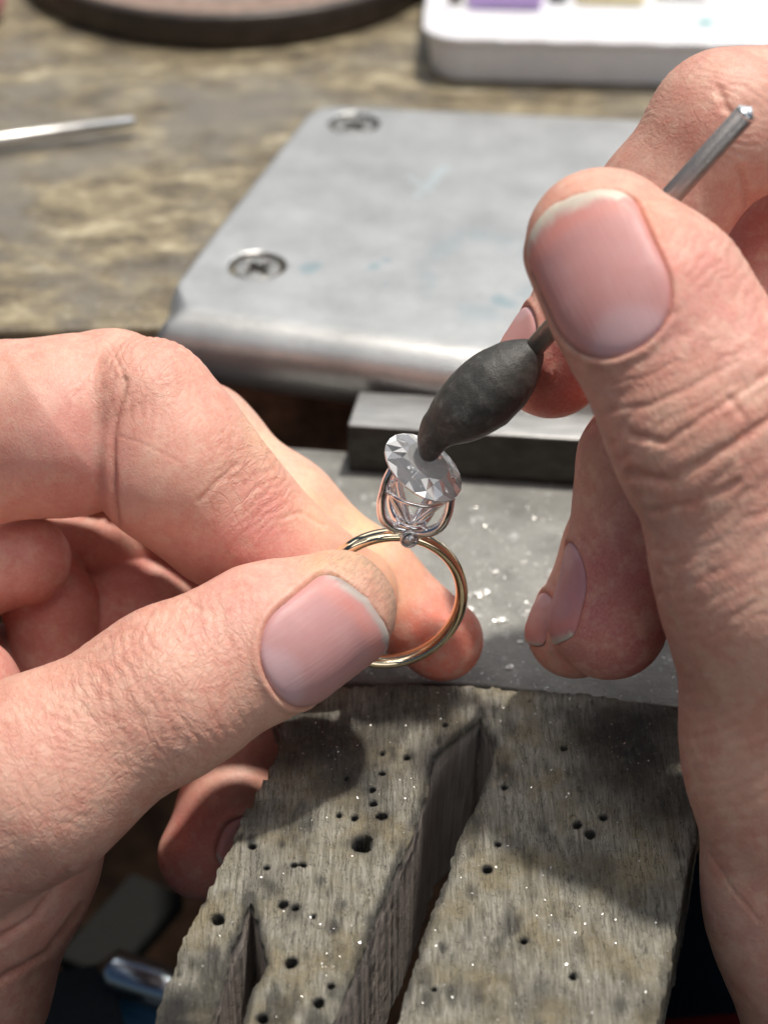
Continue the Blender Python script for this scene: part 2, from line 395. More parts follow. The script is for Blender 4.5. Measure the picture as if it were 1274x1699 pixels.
bench_pts = [b0 - bd * 40, b0 + bd * 50, b0 + bd * 50 + bsd * 70, b0 - bd * 40 + bsd * 70]
tag(link('bench_top', box_mesh('bench_top', bench_pts, ZB - 0.7, ZB, 0.12, 3), BENCH), kind='structure')
APRON = plain('brown_bench_front', (0.15, 0.075, 0.04), 0.6, 0.02, 1.2, 0.8)
a0 = b0 + bsd * 0.5
tag(link('bench_front', box_mesh('bench_front', [a0 - bd * 40, a0 + bd * 50, a0 + bd * 50 + bsd * 2, a0 - bd * 40 + bsd * 2], -22, ZB - 0.705, 0.1), APRON), kind='structure')
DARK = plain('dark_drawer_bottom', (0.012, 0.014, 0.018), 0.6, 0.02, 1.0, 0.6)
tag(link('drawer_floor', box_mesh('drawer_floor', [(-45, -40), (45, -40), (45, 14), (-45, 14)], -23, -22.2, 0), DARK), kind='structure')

# ------------------------------------------------------------------ aluminium plate with screws
plate = empty('mounting_plate', f0, 'brushed aluminium mounting plate with rounded front edge, crosshead screws and faint teal stains', 'metal plate')
pl = [Z(*q, ZP) for q in [(240, 532), (362, 374), (506, 192), (526, 177), (560, 174), (600, 176), (1060, 197), (1500, 215)]]
fr_ = f0 + fd * 16
outline = [p[:2] for p in pl] + [tuple((pl[-1] + np.array([3, -9, 0]))[:2]), tuple(fr_[:2])]
SCR = [(427, 440, 0.50), (587, 204, 0.52), (1010, 470, .5)]
scr = [Z(x, y, ZP) for x, y, r in SCR]
scr.append(scr[1] + fd * 8.4)
def f_plate(p):
    big = poly2(p[..., 0], p[..., 1], [outline[0]] + outline[1:]) 
    front = -dot(p - f0, sd)                       # >0 in front of the front edge
    ext = np.array(outline); ext = ext.copy(); ext[0] -= sd[:2] * 3; ext[-1] -= sd[:2] * 3
    side = poly2(p[..., 0], p[..., 1], ext)
    dz = np.abs(p[..., 2] - (ZP - 0.75)) - 0.75
    def rnd(a, b, r): return np.sqrt(np.maximum(a + r, 0) ** 2 + np.maximum(b + r, 0) ** 2) + np.minimum(np.maximum(a + r, b + r), 0) - r
    r2 = 0.10 + 0.60 * sstep(front, -1.6, -0.5)
    d = rnd(rnd(side, front, 0.30), dz, r2)
    for c in scr:
        q = p - c; rr = np.sqrt(q[..., 0] ** 2 + q[..., 1] ** 2)
        hole = np.maximum(rr - 0.545, -0.45 - q[..., 2])
        d = np.maximum(d, -hole)
    return d
# outline corner rounding comes from the polygon's extra points
V, Q = surface(f_plate, (f0[0] - 0.5, pl[-1][1] - 14, ZP - 1.75), (pl[-1][0] + 3.5, max(p[1] for p in pl) + 0.5, ZP + 0.25), 0.06)
me = np_mesh('plate', V, Q)
teal = np.zeros(len(V)); chalk = np.zeros(len(V))
wob = fbm(V, 1.6, 3, 5)
for x, y, r in [(515, 443, 0.28), (622, 440, 0.22), (640, 432, 0.2), (830, 500, 0.25), (640, 470, .12)]:
    c = Z(x, y, ZP); teal = np.maximum(teal, 1 - sstep(np.linalg.norm(V - c, axis=1) + wob * 0.22, r * 0.6, r * 1.2))
c = Z(800, 455, ZP); rr = np.linalg.norm((V - c) * [1, 0.62, 1], axis=1); teal = np.maximum(teal, 0.45 * np.exp(-((rr - 1.05 + wob * 0.35) / 0.24) ** 2) * sstep(wob, -0.25, 0.25))
for a, b in [((675, 290), (715, 318)), ((700, 312), (738, 278)), ((690, 325), (725, 296))]:
    pa = Z(*a, ZP); pb = Z(*b, ZP); ba = pb - pa; t = np.clip((V - pa) @ ba / (ba @ ba), 0, 1)
    chalk = np.maximum(chalk, 1 - sstep(np.linalg.norm(V - pa - t[:, None] * ba, axis=1) + wob * 0.12, 0.02, 0.16))
for nme, arr in (('teal', teal), ('chalk', chalk)):
    at = me.attributes.new(nme, 'FLOAT', 'POINT'); at.data.foreach_set('value', arr.astype(np.float32))
link('plate', me, ALU, plate)
SCREWM = metal('screw_steel', (0.36, 0.36, 0.35), 0.42, 0.004, 20)
def f_screw(p):
    r = np.sqrt(p[..., 0] ** 2 + p[..., 1] ** 2); z = p[..., 2]
    d = np.maximum(np.maximum(r - 0.465 - np.minimum(z, 0) * 0.6, z + 0.012 + 0.10 * r * r), -0.45 - z)
    wd = 0.09 + 0.12 * np.minimum(z, 0) * 0.5; ln = 0.31 + z * 0.35
    cr = np.minimum(np.maximum(np.abs(p[..., 0]) - ln, np.abs(p[..., 1]) - wd), np.maximum(np.abs(p[..., 1]) - ln, np.abs(p[..., 0]) - wd))
    cr = np.minimum(cr, r - 0.12 - z * 0.2)
    cr = np.maximum(cr, -0.30 - z)
    return smax(d, -cr, 0.015)
V, Q = surface(f_screw, (-.6, -.6, -.5), (.6, .6, .15), 0.016)
sme = np_mesh('screw', V, Q)
for i, (c, a) in enumerate(zip(scr, (0.7, 0.62, 0.3, 1.1))):
    if i == 0: o = link('screw', sme, SCREWM, plate)
    else: o = bpy.data.objects.new('screw', sme); COL.objects.link(o); o.parent = plate; o.matrix_parent_inverse = Matrix.Translation(plate.location).inverted()
    o.location = c - np.array([0, 0, 0.03]); o.rotation_euler = (0, 0, a)


# ------------------------------------------------------------------ anvil and steel bar
back_l = Z(470, 742, ZA); back_r = Z(1060, 800, ZA)
ed = unit((back_r - back_l) * [1, 1, 0])
fl_ = Z(300, 1120, ZA); 
anv = [Z(380, 735, ZA)[:2], Z(1500, 815, ZA)[:2], Z(1550, 1215, ZA)[:2], Z(1142, 1176, ZA)[:2], Z(800, 1136, ZA)[:2], Z(400, 1128, ZA)[:2]]
an = link('anvil_slab', box_mesh('anvil_slab', anv, ZA - 1.6, ZA, 0.04, 2), ANVIL)
tag(an, 'flat grey steel anvil slab, scratched and dusted with bright filings, behind the wooden bench pin', 'anvil')
bf = [Z(*q, ZA)[:2] for q in [(577, 783), (1330, 832)]]
bdir = unit(bf[1] - bf[0]); bper = np.array([-bdir[1], bdir[0]])
barp = [bf[0], bf[1], bf[1] + bper * 1.15, bf[0] + bper * 1.15 + bdir * 0.06]
tag(link('steel_bar', box_mesh('steel_bar', barp, ZA + 0.004, ZA + 1.0, 0.05, 3), BAR),
    'dark square steel bar with paler top lying across the back of the anvil', 'steel bar')


# ------------------------------------------------------------------ wooden bench pin
SL = math.radians(4)
pn = np.array([0, -math.sin(SL), math.cos(SL)]); ZW = ZA + 0.40
po = Z(800, 1140, ZW)
def W2(px, py):
    p = Z(px, py, 0, pn, po); q = p - po
    return (q[0], q @ np.array([0, math.cos(SL), math.sin(SL)]))
main = [W2(*q) for q in [(440, 1136), (800, 1138), (1000, 1155), (1150, 1179), (1178, 1190), (1170, 1300), (1128, 1500), (1090, 1700), (1060, 1950), (140, 1960), (250, 1705), (322, 1520), (382, 1400), (455, 1250), (470, 1200)]]
slot = [W2(*q) for q in [(797, 1180), (803, 1200), (818, 1232), (813, 1268), (798, 1308), (762, 1392), (706, 1545), (655, 1705), (590, 1990), (440, 1990), (553, 1690), (616, 1540), (664, 1425), (704, 1322), (722, 1254), (745, 1233), (764, 1216), (782, 1203), (793, 1192)]]
slot2 = [W2(*q) for q in [(415, 1486), (424, 1520), (434, 1560), (440, 1592), (418, 1640), (400, 1705), (370, 1830), (300, 1830), (340, 1730), (365, 1640), (385, 1572), (405, 1530)]]
holes = [(601, 1400, 14), (634, 1355, 8), (634, 1282, 5), (675, 1255, 5), (618, 1310, 5), (619, 1333, 6), (635, 1248, 4.5), (589, 1357, 5), (563, 1352, 4), (739, 1202, 5),
         (362, 1523, 8), (419, 1403, 6), (484, 1597, 8), (550, 1636, 5), (529, 1664, 7), (436, 1690, 8), (443, 1440, 4.5), (488, 1435, 4.5), (503, 1433, 4.5), (470, 1500, 7), (490, 1505, 6),
         (958, 1368, 6), (978, 1382, 7), (1000, 1355, 6), (808, 1442, 7), (836, 1304, 5), (825, 1401, 5), (935, 1240, 5), (520, 1520, 4), (575, 1290, 4), (870, 1560, 5), (950, 1620, 5), (720, 1640, 4)]
PT = 2.95
vdir = np.array([0, math.cos(SL), math.sin(SL)])
def f_pin(p):
    q = p - po; x = q[..., 0]; y = dot(q, vdir); z = dot(q, pn)
    m2 = poly2(x, y, main); s1 = poly2(x, y, slot); s2 = poly2(x, y, slot2)
    rough = 0.014 * vnoise(np.stack([x, y, z * 0.05], -1), 5, 3) + 0.026 * vnoise(np.stack([x, y, z * 0.0], -1), 12, 6) + 0.010 * vnoise(np.stack([x, y, z * 0.1], -1), 17, 4)
    body = np.maximum(m2 + rough, np.abs(z + PT / 2) - PT / 2)
    rt = m2 + 0.25; tz = z + 0.25
    edge = np.sqrt(np.maximum(rt, 0) ** 2 + np.maximum(tz, 0) ** 2) - 0.25
    wgt = sstep(x, 2.6, 3.0)                                                     # the right side is rounded off
    body = np.maximum(body, np.where(tz > 0, edge * wgt - 0.5 * (1 - wgt), -9))
    d = smax(body, -(np.minimum(s1, s2) + rough * 0.8), 0.035)
    st = np.stack([x * 3.2, y * 0.9, z], -1)
    relief = 0.020 * fbm(st, 5, 3, 9) + 0.024 * fbm(np.stack([x, y, z], -1), 6, 3, 21)
    worn = 0.03 * fbm(np.stack([x, y, z * 0], -1), 1.3, 2, 31)
    d = d + np.where(z > -0.35, relief + worn, relief * 0.3)
    return d
hl = [(W2(a, b), r * 29 / F) for a, b, r in holes]
def f_pin_h(p):
    d = f_pin(p); q = p - po; x = q[..., 0]; y = dot(q, vdir); z = dot(q, pn)
    near = (z > -0.7) & (z < 0.15)
    for (c, r) in hl:
        if c[0] < x.min() - .3 or c[0] > x.max() + .3 or c[1] < y.min() - .3 or c[1] > y.max() + .3: continue
        rr = np.sqrt((x - c[0]) ** 2 + ((y - c[1])) ** 2) * (1 + 0.35 * vnoise(np.stack([x, y, z * 0 + 3], -1), 16, 8))
        hd = np.maximum(rr - r * (1.1 + 0.25 * np.clip(z + 0.05, -0.5, 0.1)) * (1 + 0.0 * rr), -0.55 - z)
        d = np.maximum(d, -hd)
    return d
V, Q = surface(f_pin_h, (main[-6][0] - 1 + po[0], po[1] - 8.2, ZW - 4.9), (po[0] + 5.4, po[1] + 0.5, ZW + 0.3), 0.036)
me = np_mesh('bench_pin', V, Q)
q = V - po; qx = q[:, 0]; qy = q @ vdir; qz = q @ pn
soot_and_shade = 0.75 * sstep(fbm(V * [1.6, .8, 1], 1.1, 4, 55), 0.12, 0.42) * (qx < 0.9) + 0.45 * sstep(fbm(V * [1.4, .8, 1], 1.0, 4, 58), 0.2, 0.5) * (qx >= 0.9); nz = fbm(V, 1.2, 3, 77)
for a, b, r, s in [(540, 1225, 1.1, 0.9), (690, 1160, 0.9, 0.75), (480, 1260, 0.7, .9), (600, 1290, 0.6, 0.8), (420, 1340, 0.5, 0.7), (330, 1600, 0.5, 0.8), (280, 1690, 0.8, 1.0), (450, 1470, 0.4, .8), (640, 1200, .6, .7), (1040, 1230, 1.3, 0.95), (1120, 1330, 1.0, 0.75), (980, 1440, 0.6, 0.45), (300, 1690, 0.6, 0.9), (610, 1330, 0.45, 0.5), (600, 1400, 0.26, 0.9), (470, 1480, 0.35, 0.5), (840, 1400, 0.3, .4), (900, 1640, .3, .5), (1100,1500,.7,.5)]:  # spots under both hands paint in their cast shadows, others are sooty dirt
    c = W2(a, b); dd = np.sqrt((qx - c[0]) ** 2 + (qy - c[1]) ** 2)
    soot_and_shade = np.maximum(soot_and_shade, s * (1 - sstep(dd + nz * 0.6, r * 0.2, r * 1.25)))
for k in range(150):
    a = rng.uniform(250, 1130); b = rng.uniform(1150, 1699); s_ = rng.uniform(.35, .9) * (1.0 if a < 760 else 0.7); r_ = rng.uniform(0.05, 0.2)
    c = W2(a, b); dd = np.sqrt((qx - c[0]) ** 2 * 1.8 + ((qy - c[1]) * 0.7) ** 2); sel = dd < 0.6
    soot_and_shade[sel] = np.maximum(soot_and_shade[sel], s_ * (1 - sstep(dd[sel] + nz[sel] * 0.12, r_ * 0.3, r_ * 1.4)))
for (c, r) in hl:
    dd = np.sqrt((qx - c[0]) ** 2 + (qy - c[1]) ** 2); soot_and_shade = np.maximum(soot_and_shade, 1 - sstep(dd, r * 1.05, r * 1.9))
soot_and_shade = np.maximum(soot_and_shade, 0.8 * np.exp(-((poly2(qx, qy, main)) / 0.09) ** 2) * (nz > -0.3) * (qx > 0.5) * 0.7)
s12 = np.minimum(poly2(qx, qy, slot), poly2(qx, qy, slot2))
soot_and_shade = np.maximum(soot_and_shade, 0.85 * np.exp(-((s12 - 0.02) / 0.07) ** 2) * sstep(nz, -0.5, 0.1))
wall = (1 - sstep(s12, 0.03, 0.10)) * (1 - sstep(qz, -0.22, -0.06))
col_attr(me, 'soot_and_shade', np.stack([soot_and_shade, wall, np.zeros(len(V))], 1))
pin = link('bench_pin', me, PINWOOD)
tag(pin, 'grey weathered wooden bench pin with two saw cut slots, drill holes, sooty stains and painted hand shadows', 'bench pin')


# bright filings lying on the pin and the anvil
def flakes(name, pts, size, mat, label, zup):
    n = len(pts); V = []; Qd = []
    a = rng.uniform(0, 2 * math.pi, n); s = size * np.minimum(rng.lognormal(-0.25, 0.5, n), 1.7); tilt = rng.normal(0, 0.45, (n, 2))
    base = np.array([[-1, -.6], [1, -.5], [.8, .7], [-.7, .6]])
    for i in range(n):
        ca, sa = math.cos(a[i]), math.sin(a[i])
        for b in base:
            x = (b[0] * ca - b[1] * sa) * s[i]; y = (b[0] * sa + b[1] * ca) * s[i]
            V.append(pts[i] + [x, y, zup + x * tilt[i, 0] + y * tilt[i, 1] + s[i] * 0.6])
        Qd.append([4 * i, 4 * i + 1, 4 * i + 2, 4 * i + 3])
    o = link(name, np_mesh(name, np.array(V), np.array(Qd)), mat, smooth=False)
    return tag(o, label, 'metal filings', kind='stuff')
FIL = metal('bright_filings', (0.92, 0.91, 0.86), 0.38, 0)
pts = []
while len(pts) < 2400:
    x = rng.uniform(main[-5][0] , 5); y = rng.uniform(-8, 0)
    pts.append((x, y))
pts = np.array(pts); mm = poly2(pts[:, 0], pts[:, 1], main); ss = np.minimum(poly2(pts[:, 0], pts[:, 1], slot), poly2(pts[:, 0], pts[:, 1], slot2))
dens = fbm(np.stack([pts[:, 0], pts[:, 1], pts[:, 0] * 0], -1), 0.9, 2, 5)
keep = (mm < -0.05) & (ss > 0.04) & (dens + rng.uniform(-.5, .5, len(pts)) > -0.15)
for c, r in hl: keep &= np.hypot(pts[:, 0] - c[0], pts[:, 1] - c[1]) > r * 1.3
pts = pts[keep]; p3 = po + pts[:, :1] * [[1, 0, 0]] + pts[:, 1:] * vdir[None]
for _ in range(3): p3 = p3 - f_pin(p3)[:, None] * pn[None]
flakes('pin_filings', p3, 0.0095, FIL, 'tiny bright metal filings scattered over the wooden bench pin', 0.002)
pts = np.stack([rng.uniform(-3, 5, 3500), rng.uniform(-1, 5, 3500), np.full(3500, ZA)], 1)
ap = poly2(pts[:, 0], pts[:, 1], anv); bp = poly2(pts[:, 0], pts[:, 1], barp)
pts = pts[(ap < -0.05) & (bp > 0.05)]
flakes('anvil_filings', pts, 0.010, FIL, 'tiny bright metal filings and dust scattered over the grey anvil', 0.003)
for i, (a, b, s) in enumerate([(800, 985, 0.17), (830, 1030, 0.13), (845, 1108, 0.08), (778, 1012, 0.1), (822, 950, 0.07), (862, 1066, .06)]):
    c = Z(a, b, ZA); bm = bmesh.new(); bmesh.ops.create_icosphere(bm, subdivisions=3, radius=s * 0.62)
    for v in bm.verts:
        k = 0.45 + 0.75 * rng.rand(); v.co.x *= k * 1.4; v.co.y *= k * 0.9; v.co.z = max(-0.02, v.co.z * 0.35 * rng.rand())
    m_ = bpy.data.meshes.new('metal_chip'); bm.to_mesh(m_); bm.free()
    o = link('metal_chip', m_, FIL, smooth=False); o.location = c + np.array([0, 0, 0.022]); o.rotation_euler = (0, 0, rng.rand() * .6)
    tag(o, ['largest crumpled silvery chip lying on the anvil right of the ring', 'flat silvery chip just below the largest one on the anvil', 'small silvery chip nearest the bench pin on the anvil',
            'small chip touching the largest silvery chip', 'small silvery chip farthest back of the cluster right of the ring', 'tiny silvery chip nearest the right hand on the anvil'][i], 'metal chip', 'silvery chips on the anvil')


# ------------------------------------------------------------------ hands
class Hand:
    def __init__(s): s.parts = []; s.nails = []; s.creases = []; s.tones = []; s.net = []; s.dirt = []
    def chain(s, pts, kin=0.35, k=0.06, flat=None):
        """pts: (px, py, depth, radius in px); consecutive points are joined by tapered limbs"""
        L = [(P(a, b, d), r * d / F) for a, b, d, r in pts]
        s.parts.append((L, kin, k, flat))
    def __call__(s, p):
        if p.ndim == 2 and len(p) > 20000:
            return np.concatenate([s(p[i:i + 8000]) for i in range(0, len(p), 8000)])
        tot = None; parts = s.parts
        if len(p) > 500:                             # leave out limbs too far from this batch of points
            lo, hi = p.min(0), p.max(0); c0 = ((lo + hi) / 2)[None]; R = np.linalg.norm(hi - lo) / 2
            ds = [min(cone(c0, a, b, ra, rb, flat)[0] for (a, ra), (b, rb) in zip(L[:-1], L[1:])) for L, kin, k, flat in parts]
            parts = [q for q, d in zip(parts, ds) if d < min(ds) + 2 * R + 1.0]
        for L, kin, k, flat in parts:
            c = None
            for (a, ra), (b, rb) in zip(L[:-1], L[1:]):
                e = cone(p, a, b, ra, rb, flat); c = e if c is None else smin(c, e, kin * min(1.0, ra))
            tot = c if tot is None else smin(tot, c, k)
        return tot
def nail_frame(h, c, tip, nrm, hw, ln):
    """c: centre pixel+depth of nail; tip: pixel+depth towards which it points; nrm: outward normal"""
    C0 = P(*c); L = unit(P(*tip) - C0); N = unit(nrm); N = unit(N - L * (N @ L)); W = np.cross(L, N)
    return dict(C=C0, L=L, N=N, W=W, hw=hw, ln=ln)
def nail_outline(nf, n=40):
    hw, ln = nf['hw'], nf['ln']; pts = []
    fb = nf.get('free', 0.18)
    for i in range(n + 1):                         # proximal half: rounded, distal: gently curved
        a = math.pi * (1 + i / n); pts.append((math.copysign(abs(math.cos(a)) ** 0.9, math.cos(a)) * hw, -ln * 0.5 + ln * 0.40 * (1 - abs(math.sin(a)) ** 0.9)))
    m = 24
    sk = nf.get('skew', 0.0)
    for i in range(m + 1):
        t = math.sin((0.5 - i / m) * math.pi); pts.append((t * hw, ln * 0.5 - fb * abs(t) ** 2 * ln + sk * t * ln - ln * 0.13 * (1 - math.sqrt(max(0, 1 - abs(t) ** 6)))))
    pts = np.array(pts); k = pts[:, 1] > ln * 0.25
    pts[k, 1] += (0.018 if hw > 0.6 else 0.004) * vnoise(np.stack([pts[k, 0], pts[k, 0] * 0 + ln, pts[k, 0] * 0], -1), 9, 2)
    return pts
def nail_height(f, nf, x, y):
    base = nf['C'] + x[:, None] * nf['W'] + y[:, None] * nf['L']
    t = np.full(len(x), 2.2)
    for _ in range(60):
        d = f(base + t[:, None] * nf['N']); t = t - np.clip(d, -0.2, 0.25) * 0.85
    return t
def build_nail(h, nf, tone_free, parent, label=None):
    pol = nail_outline(nf); hw, ln = nf['hw'], nf['ln']
    nu, nv = 33, 45
    V = []; F_ = []
    ys = np.linspace(-ln / 2, ln / 2, nv)
    # rows clipped to the outline: parametrise by outline in angle to keep a clean edge
    cen = np.array([0.0, 0.0]); rings = 14; m = len(pol)
    x = []; y = []
    for k in range(rings + 1):
        s = k / rings; x.append(pol[:, 0] * s); y.append(pol[:, 1] * s)
    x = np.concatenate(x); y = np.concatenate(y)
    ycap = ln * nf.get('cap', 0.24)
    hgt = nail_height(h, nf, x * 0.93, np.minimum(y, ycap))
    h2 = nail_height(h, nf, x * 0.93, np.minimum(y, ycap) - 0.12)
    slope = (hgt - h2) / 0.12
    hgt = hgt + slope * 0.9 * np.maximum(y - ycap, 0) - nf.get('curl', 0.25) * np.maximum(y - ycap, 0) ** 2
    edge = np.repeat(np.arange(rings + 1) / rings, m)
    fr = sstep(y / ln, 0.28, 0.5)
    hgt = hgt + 0.022 - 0.035 * sstep(edge, 0.90, 1.0) * (1 - fr) + nf.get('lift', 0.0)
    V = nf['C'] + x[:, None] * nf['W'] + y[:, None] * nf['L'] + hgt[:, None] * nf['N']
    lowr = V[-m:] - nf['N'] * 0.035; V = np.concatenate([V, lowr])
    for k in range(rings + 1):
        for i in range(m):
            j = (i + 1) % m; F_.append([k * m + i, k * m + j, (k + 1) * m + j, (k + 1) * m + i])
    me = np_mesh('nail', V, np.array(F_)[:, ::-1])
    bm = bmesh.new(); bm.from_mesh(me); bmesh.ops.remove_doubles(bm, verts=bm.verts, dist=1e-5); bmesh.ops.dissolve_degenerate(bm, edges=bm.edges, dist=1e-5)
    bmesh.ops.recalc_face_normals(bm, faces=bm.faces); bm.to_mesh(me); bm.free()
    n = len(me.vertices); co = np.zeros(n * 3, np.float32); me.vertices.foreach_get('co', co); co = co.reshape(-1, 3)
    lx = (co - nf['C']) @ nf['W']; ly = (co - nf['C']) @ nf['L']
    wob = (0.06 * vnoise(co, 5, 3) + 0.04 * vnoise(co, 14, 4)) * (1.0 if hw > 0.6 else 0.2)
    free_line = ln * 0.5 - nf.get('free', 0.18) * np.abs(lx / hw) ** 2 * ln + nf.get('skew', 0) * lx / hw * ln - nf.get('white', 0.1)
    wf = sstep(ly + wob * 0.3, free_line - 0.012, free_line + 0.02)
    lun = 1 - sstep(np.hypot(lx / (hw * 0.75), (ly + ln * 0.52) / (ln * 0.30)), 0.7, 1.15)
    c = np.array(nf.get('pink', (0.60, 0.31, 0.29)))[None] * np.ones((n, 1))
    red = np.exp(-((ly - free_line + 0.12) / 0.13) ** 2)[:, None]
    c = c * (1 - 0.5 * red) + np.array((0.72, 0.26, 0.20)) * 0.5 * red
    c = c + (np.array((0.66, 0.46, 0.50)) - c) * 0.6 * lun[:, None]
    c = c + (np.array(tone_free) - c) * wf[:, None]
    dirt = np.exp(-((ly - free_line - nf.get('white', .1) + 0.02) / 0.02) ** 2) * 0.55; c = c * (1 - dirt[:, None] * nf.get('dirt', 0.4))
    col_attr(me, 'tone', c)
    a = me.attributes.new('grain', 'FLOAT_VECTOR', 'POINT'); a.data.foreach_set('vector', np.stack([lx * 22, ly * 1.2, lx * 0], 1).astype(np.float32).ravel())
    o = link('nail', me, NAIL, parent)
    return o
def hand_mesh(name, h, lo, hi, vox, base, label):
    V, Q = surface(h, lo, hi, vox, margin=2.2)
    N = grad(h, V)
    disp = np.zeros(len(V)); crease_amt = np.zeros(len(V))
    for nf in h.nails:
        near = np.nonzero(np.linalg.norm(V - nf['C'], axis=1) < nf['ln'] * 0.5 + nf['hw'] + 0.6)[0]
        q = V[near] - nf['C']; x = q @ nf['W']; y = q @ nf['L']; side = N[near] @ nf['N']
        d = poly2(x, y, nail_outline(nf)); m = (side > -0.1) & (np.abs(q @ nf['N'] - nail_height(h, nf, np.array([0.]), np.array([0.]))[0]) < nf['hw'] * 1.6) & (np.hypot(x, y) < nf['ln'] * 1.4)
        fr = sstep(y / nf['ln'], 0.30, 0.48)
        fold = 0.035 * np.exp(-((d - 0.07) / 0.06) ** 2) * (1 - fr); sink = -0.05 * (1 - sstep(d, -0.03, 0.015))
        groove = -0.03 * np.exp(-(d / 0.025) ** 2) * (1 - fr)
        disp[near] += np.where(m, fold + sink + groove, 0)
        crease_amt[near] = np.maximum(crease_amt[near], np.where(m, np.exp(-((d - 0.015) / 0.03) ** 2) * 0.6, 0))
    # explicit creases: a polyline of pixels+depth; sharp valley with a soft shoulder
    for pts, wdt, dep in h.creases:
        pp = [P(*a) for a in pts]; dd = np.full(len(V), 9.0)
        sel = np.linalg.norm(V - np.mean(pp, 0), axis=1) < np.linalg.norm(pp[0] - pp[-1]) + 1.2
        Vs = V[sel]; Vn = Vs + 0.022 * np.stack([vnoise(Vs, 4, 61), vnoise(Vs, 4, 62), vnoise(Vs, 4, 63)], -1); ds = np.full(len(Vs), 9.0)
        vw = unit(np.mean(pp, 0) - CAM)
        for a, b in zip(pp[:-1], pp[1:]):
            ba = b - a; ba = ba - vw * (ba @ vw); r = Vn - a; r = r - (r @ vw)[:, None] * vw
            t = np.clip(r @ ba / (ba @ ba), 0, 1); ds = np.minimum(ds, np.linalg.norm(r - t[:, None] * ba, axis=1))
        face = np.clip(-(N[sel] @ vw) * 2, 0, 1)
        g = np.exp(-(ds / wdt) ** 2) * face; sh = np.exp(-((ds - 2.2 * wdt) / (1.5 * wdt)) ** 2) * face
        disp[sel] += -dep * g + dep * 0.12 * sh
        crease_amt[sel] = np.maximum(crease_amt[sel], g * min(1, dep / 0.05) * 0.8)
    # families of joint wrinkles
    for c, ax, R, spacing, dep, seed in h.tones_w if hasattr(h, 'tones_w') else []:
        C0 = P(*c); a = unit(ax); sel = np.nonzero(np.linalg.norm(V - C0, axis=1) < R * 1.35)[0]; Vs = V[sel]; q = Vs - C0; m = np.exp(-(np.linalg.norm(q, axis=1) / R) ** 4)
        s = q @ a + 0.22 * fbm(Vs, 1.3, 3, seed) + 0.07 * vnoise(Vs, 5, seed + 3)
        ph = s / spacing; w_ = np.abs(ph - np.round(ph)) * 2
        gate = sstep(vnoise(Vs, 1.7, seed + 9) + 0.25 * np.sin(np.round(ph) * 12.9), -0.5, 0.4)
        g = np.exp(-(w_ / 0.42) ** 2) * m * gate
        disp[sel] += -dep * g; crease_amt[sel] = np.maximum(crease_amt[sel], g * 0.3)
    disp += 0.012 * fbm(V, 2.2, 2, 90)
    V2 = V + N * disp[:, None]
    me = np_mesh(name, V2, Q)
    tone = np.tile(np.array(base, float), (len(V), 1)); tone *= (1 + 0.10 * fbm(V, 0.9, 3, 44))[:, None]
    for c, R, colr, s in h.tones:
        d = np.linalg.norm(V - P(*c), axis=1) + 0.15 * R * fbm(V, 1.6, 2, 7); wgt = (s * (1 - sstep(d, R * 0.25, R)))[:, None]
        tone = tone * (1 - wgt) + np.array(colr) * wgt
    ca = np.clip(crease_amt, 0, 1)[:, None]; tone = tone * (1 - 0.5 * ca) + np.array((0.45, 0.15, 0.10)) * 0.5 * ca
    col_attr(me, 'tone', np.clip(tone, 0.01, 0.95))
    netw = np.full(len(V), 0.12)
    for c, R, s in h.net:
        d = np.linalg.norm(V - P(*c), axis=1); netw = np.maximum(netw, s * (1 - sstep(d, R * 0.35, R)))
    dirt = np.zeros(len(V))
    for c, R, s in h.dirt:
        d = np.linalg.norm(V - P(*c), axis=1); dirt = np.maximum(dirt, s * (1 - sstep(d, R * 0.3, R)))
    col_attr(me, 'fold', np.stack([dirt, netw, dirt * 0], 1))
    o = link(name, me, SKIN); tag(o, label, 'hand')
    for nf in h.nails: build_nail(h, nf, nf.get('freecol', (0.75, 0.70, 0.60)), o)
    return o
BC = -fwd                                                       # towards the camera
PINK = (0.72, 0.28, 0.26); RED = (0.60, 0.18, 0.16); YEL = (0.80, 0.52, 0.31); PALE = (0.78, 0.50, 0.38)
LH = Hand()
# thumb
LH.chain([(-330, 1470, 29.0, 250), (50, 1295, 28.3, 160), (290, 1143, 28.35, 132), (440, 1062, 28.6, 118), (556, 1012, 28.85, 102)], 0.5, 0.2, (unit(BC + 0.5 * upv), 0.92))
# heel of the palm under the thumb
LH.chain([(-220, 1380, 30.0, 230), (-60, 1400, 29.9, 215), (-150, 1640, 30.4, 215), (-230, 1800, 30.6, 230)], 0.6, 0.06)
# ball between thumb and palm
LH.chain([(-260, 1180, 30.4, 130), (-70, 1160, 30.2, 112)], 0.5, 0.08)
# index finger
LH.chain([(-420, 730, 31.2, 165), (-60, 722, 30.6, 140), (112, 704, 30.3, 138), (200, 640, 30.3, 92)], 0.6, 0.12)
LH.chain([(248, 668, 29.85, 110), (292, 770, 29.95, 126), (385, 862, 30.35, 108), (480, 935, 30.55, 90), (580, 985, 30.95, 80)], 0.55, 0.13)
# middle finger, straight behind the ring
LH.chain([(-300, 800, 34.0, 140), (130, 700, 33.2, 100), (330, 735, 32.4, 92), (470, 850, 32.0, 84), (610, 968, 31.8, 80), (733, 1062, 31.5, 69)], 0.5, 0.06)
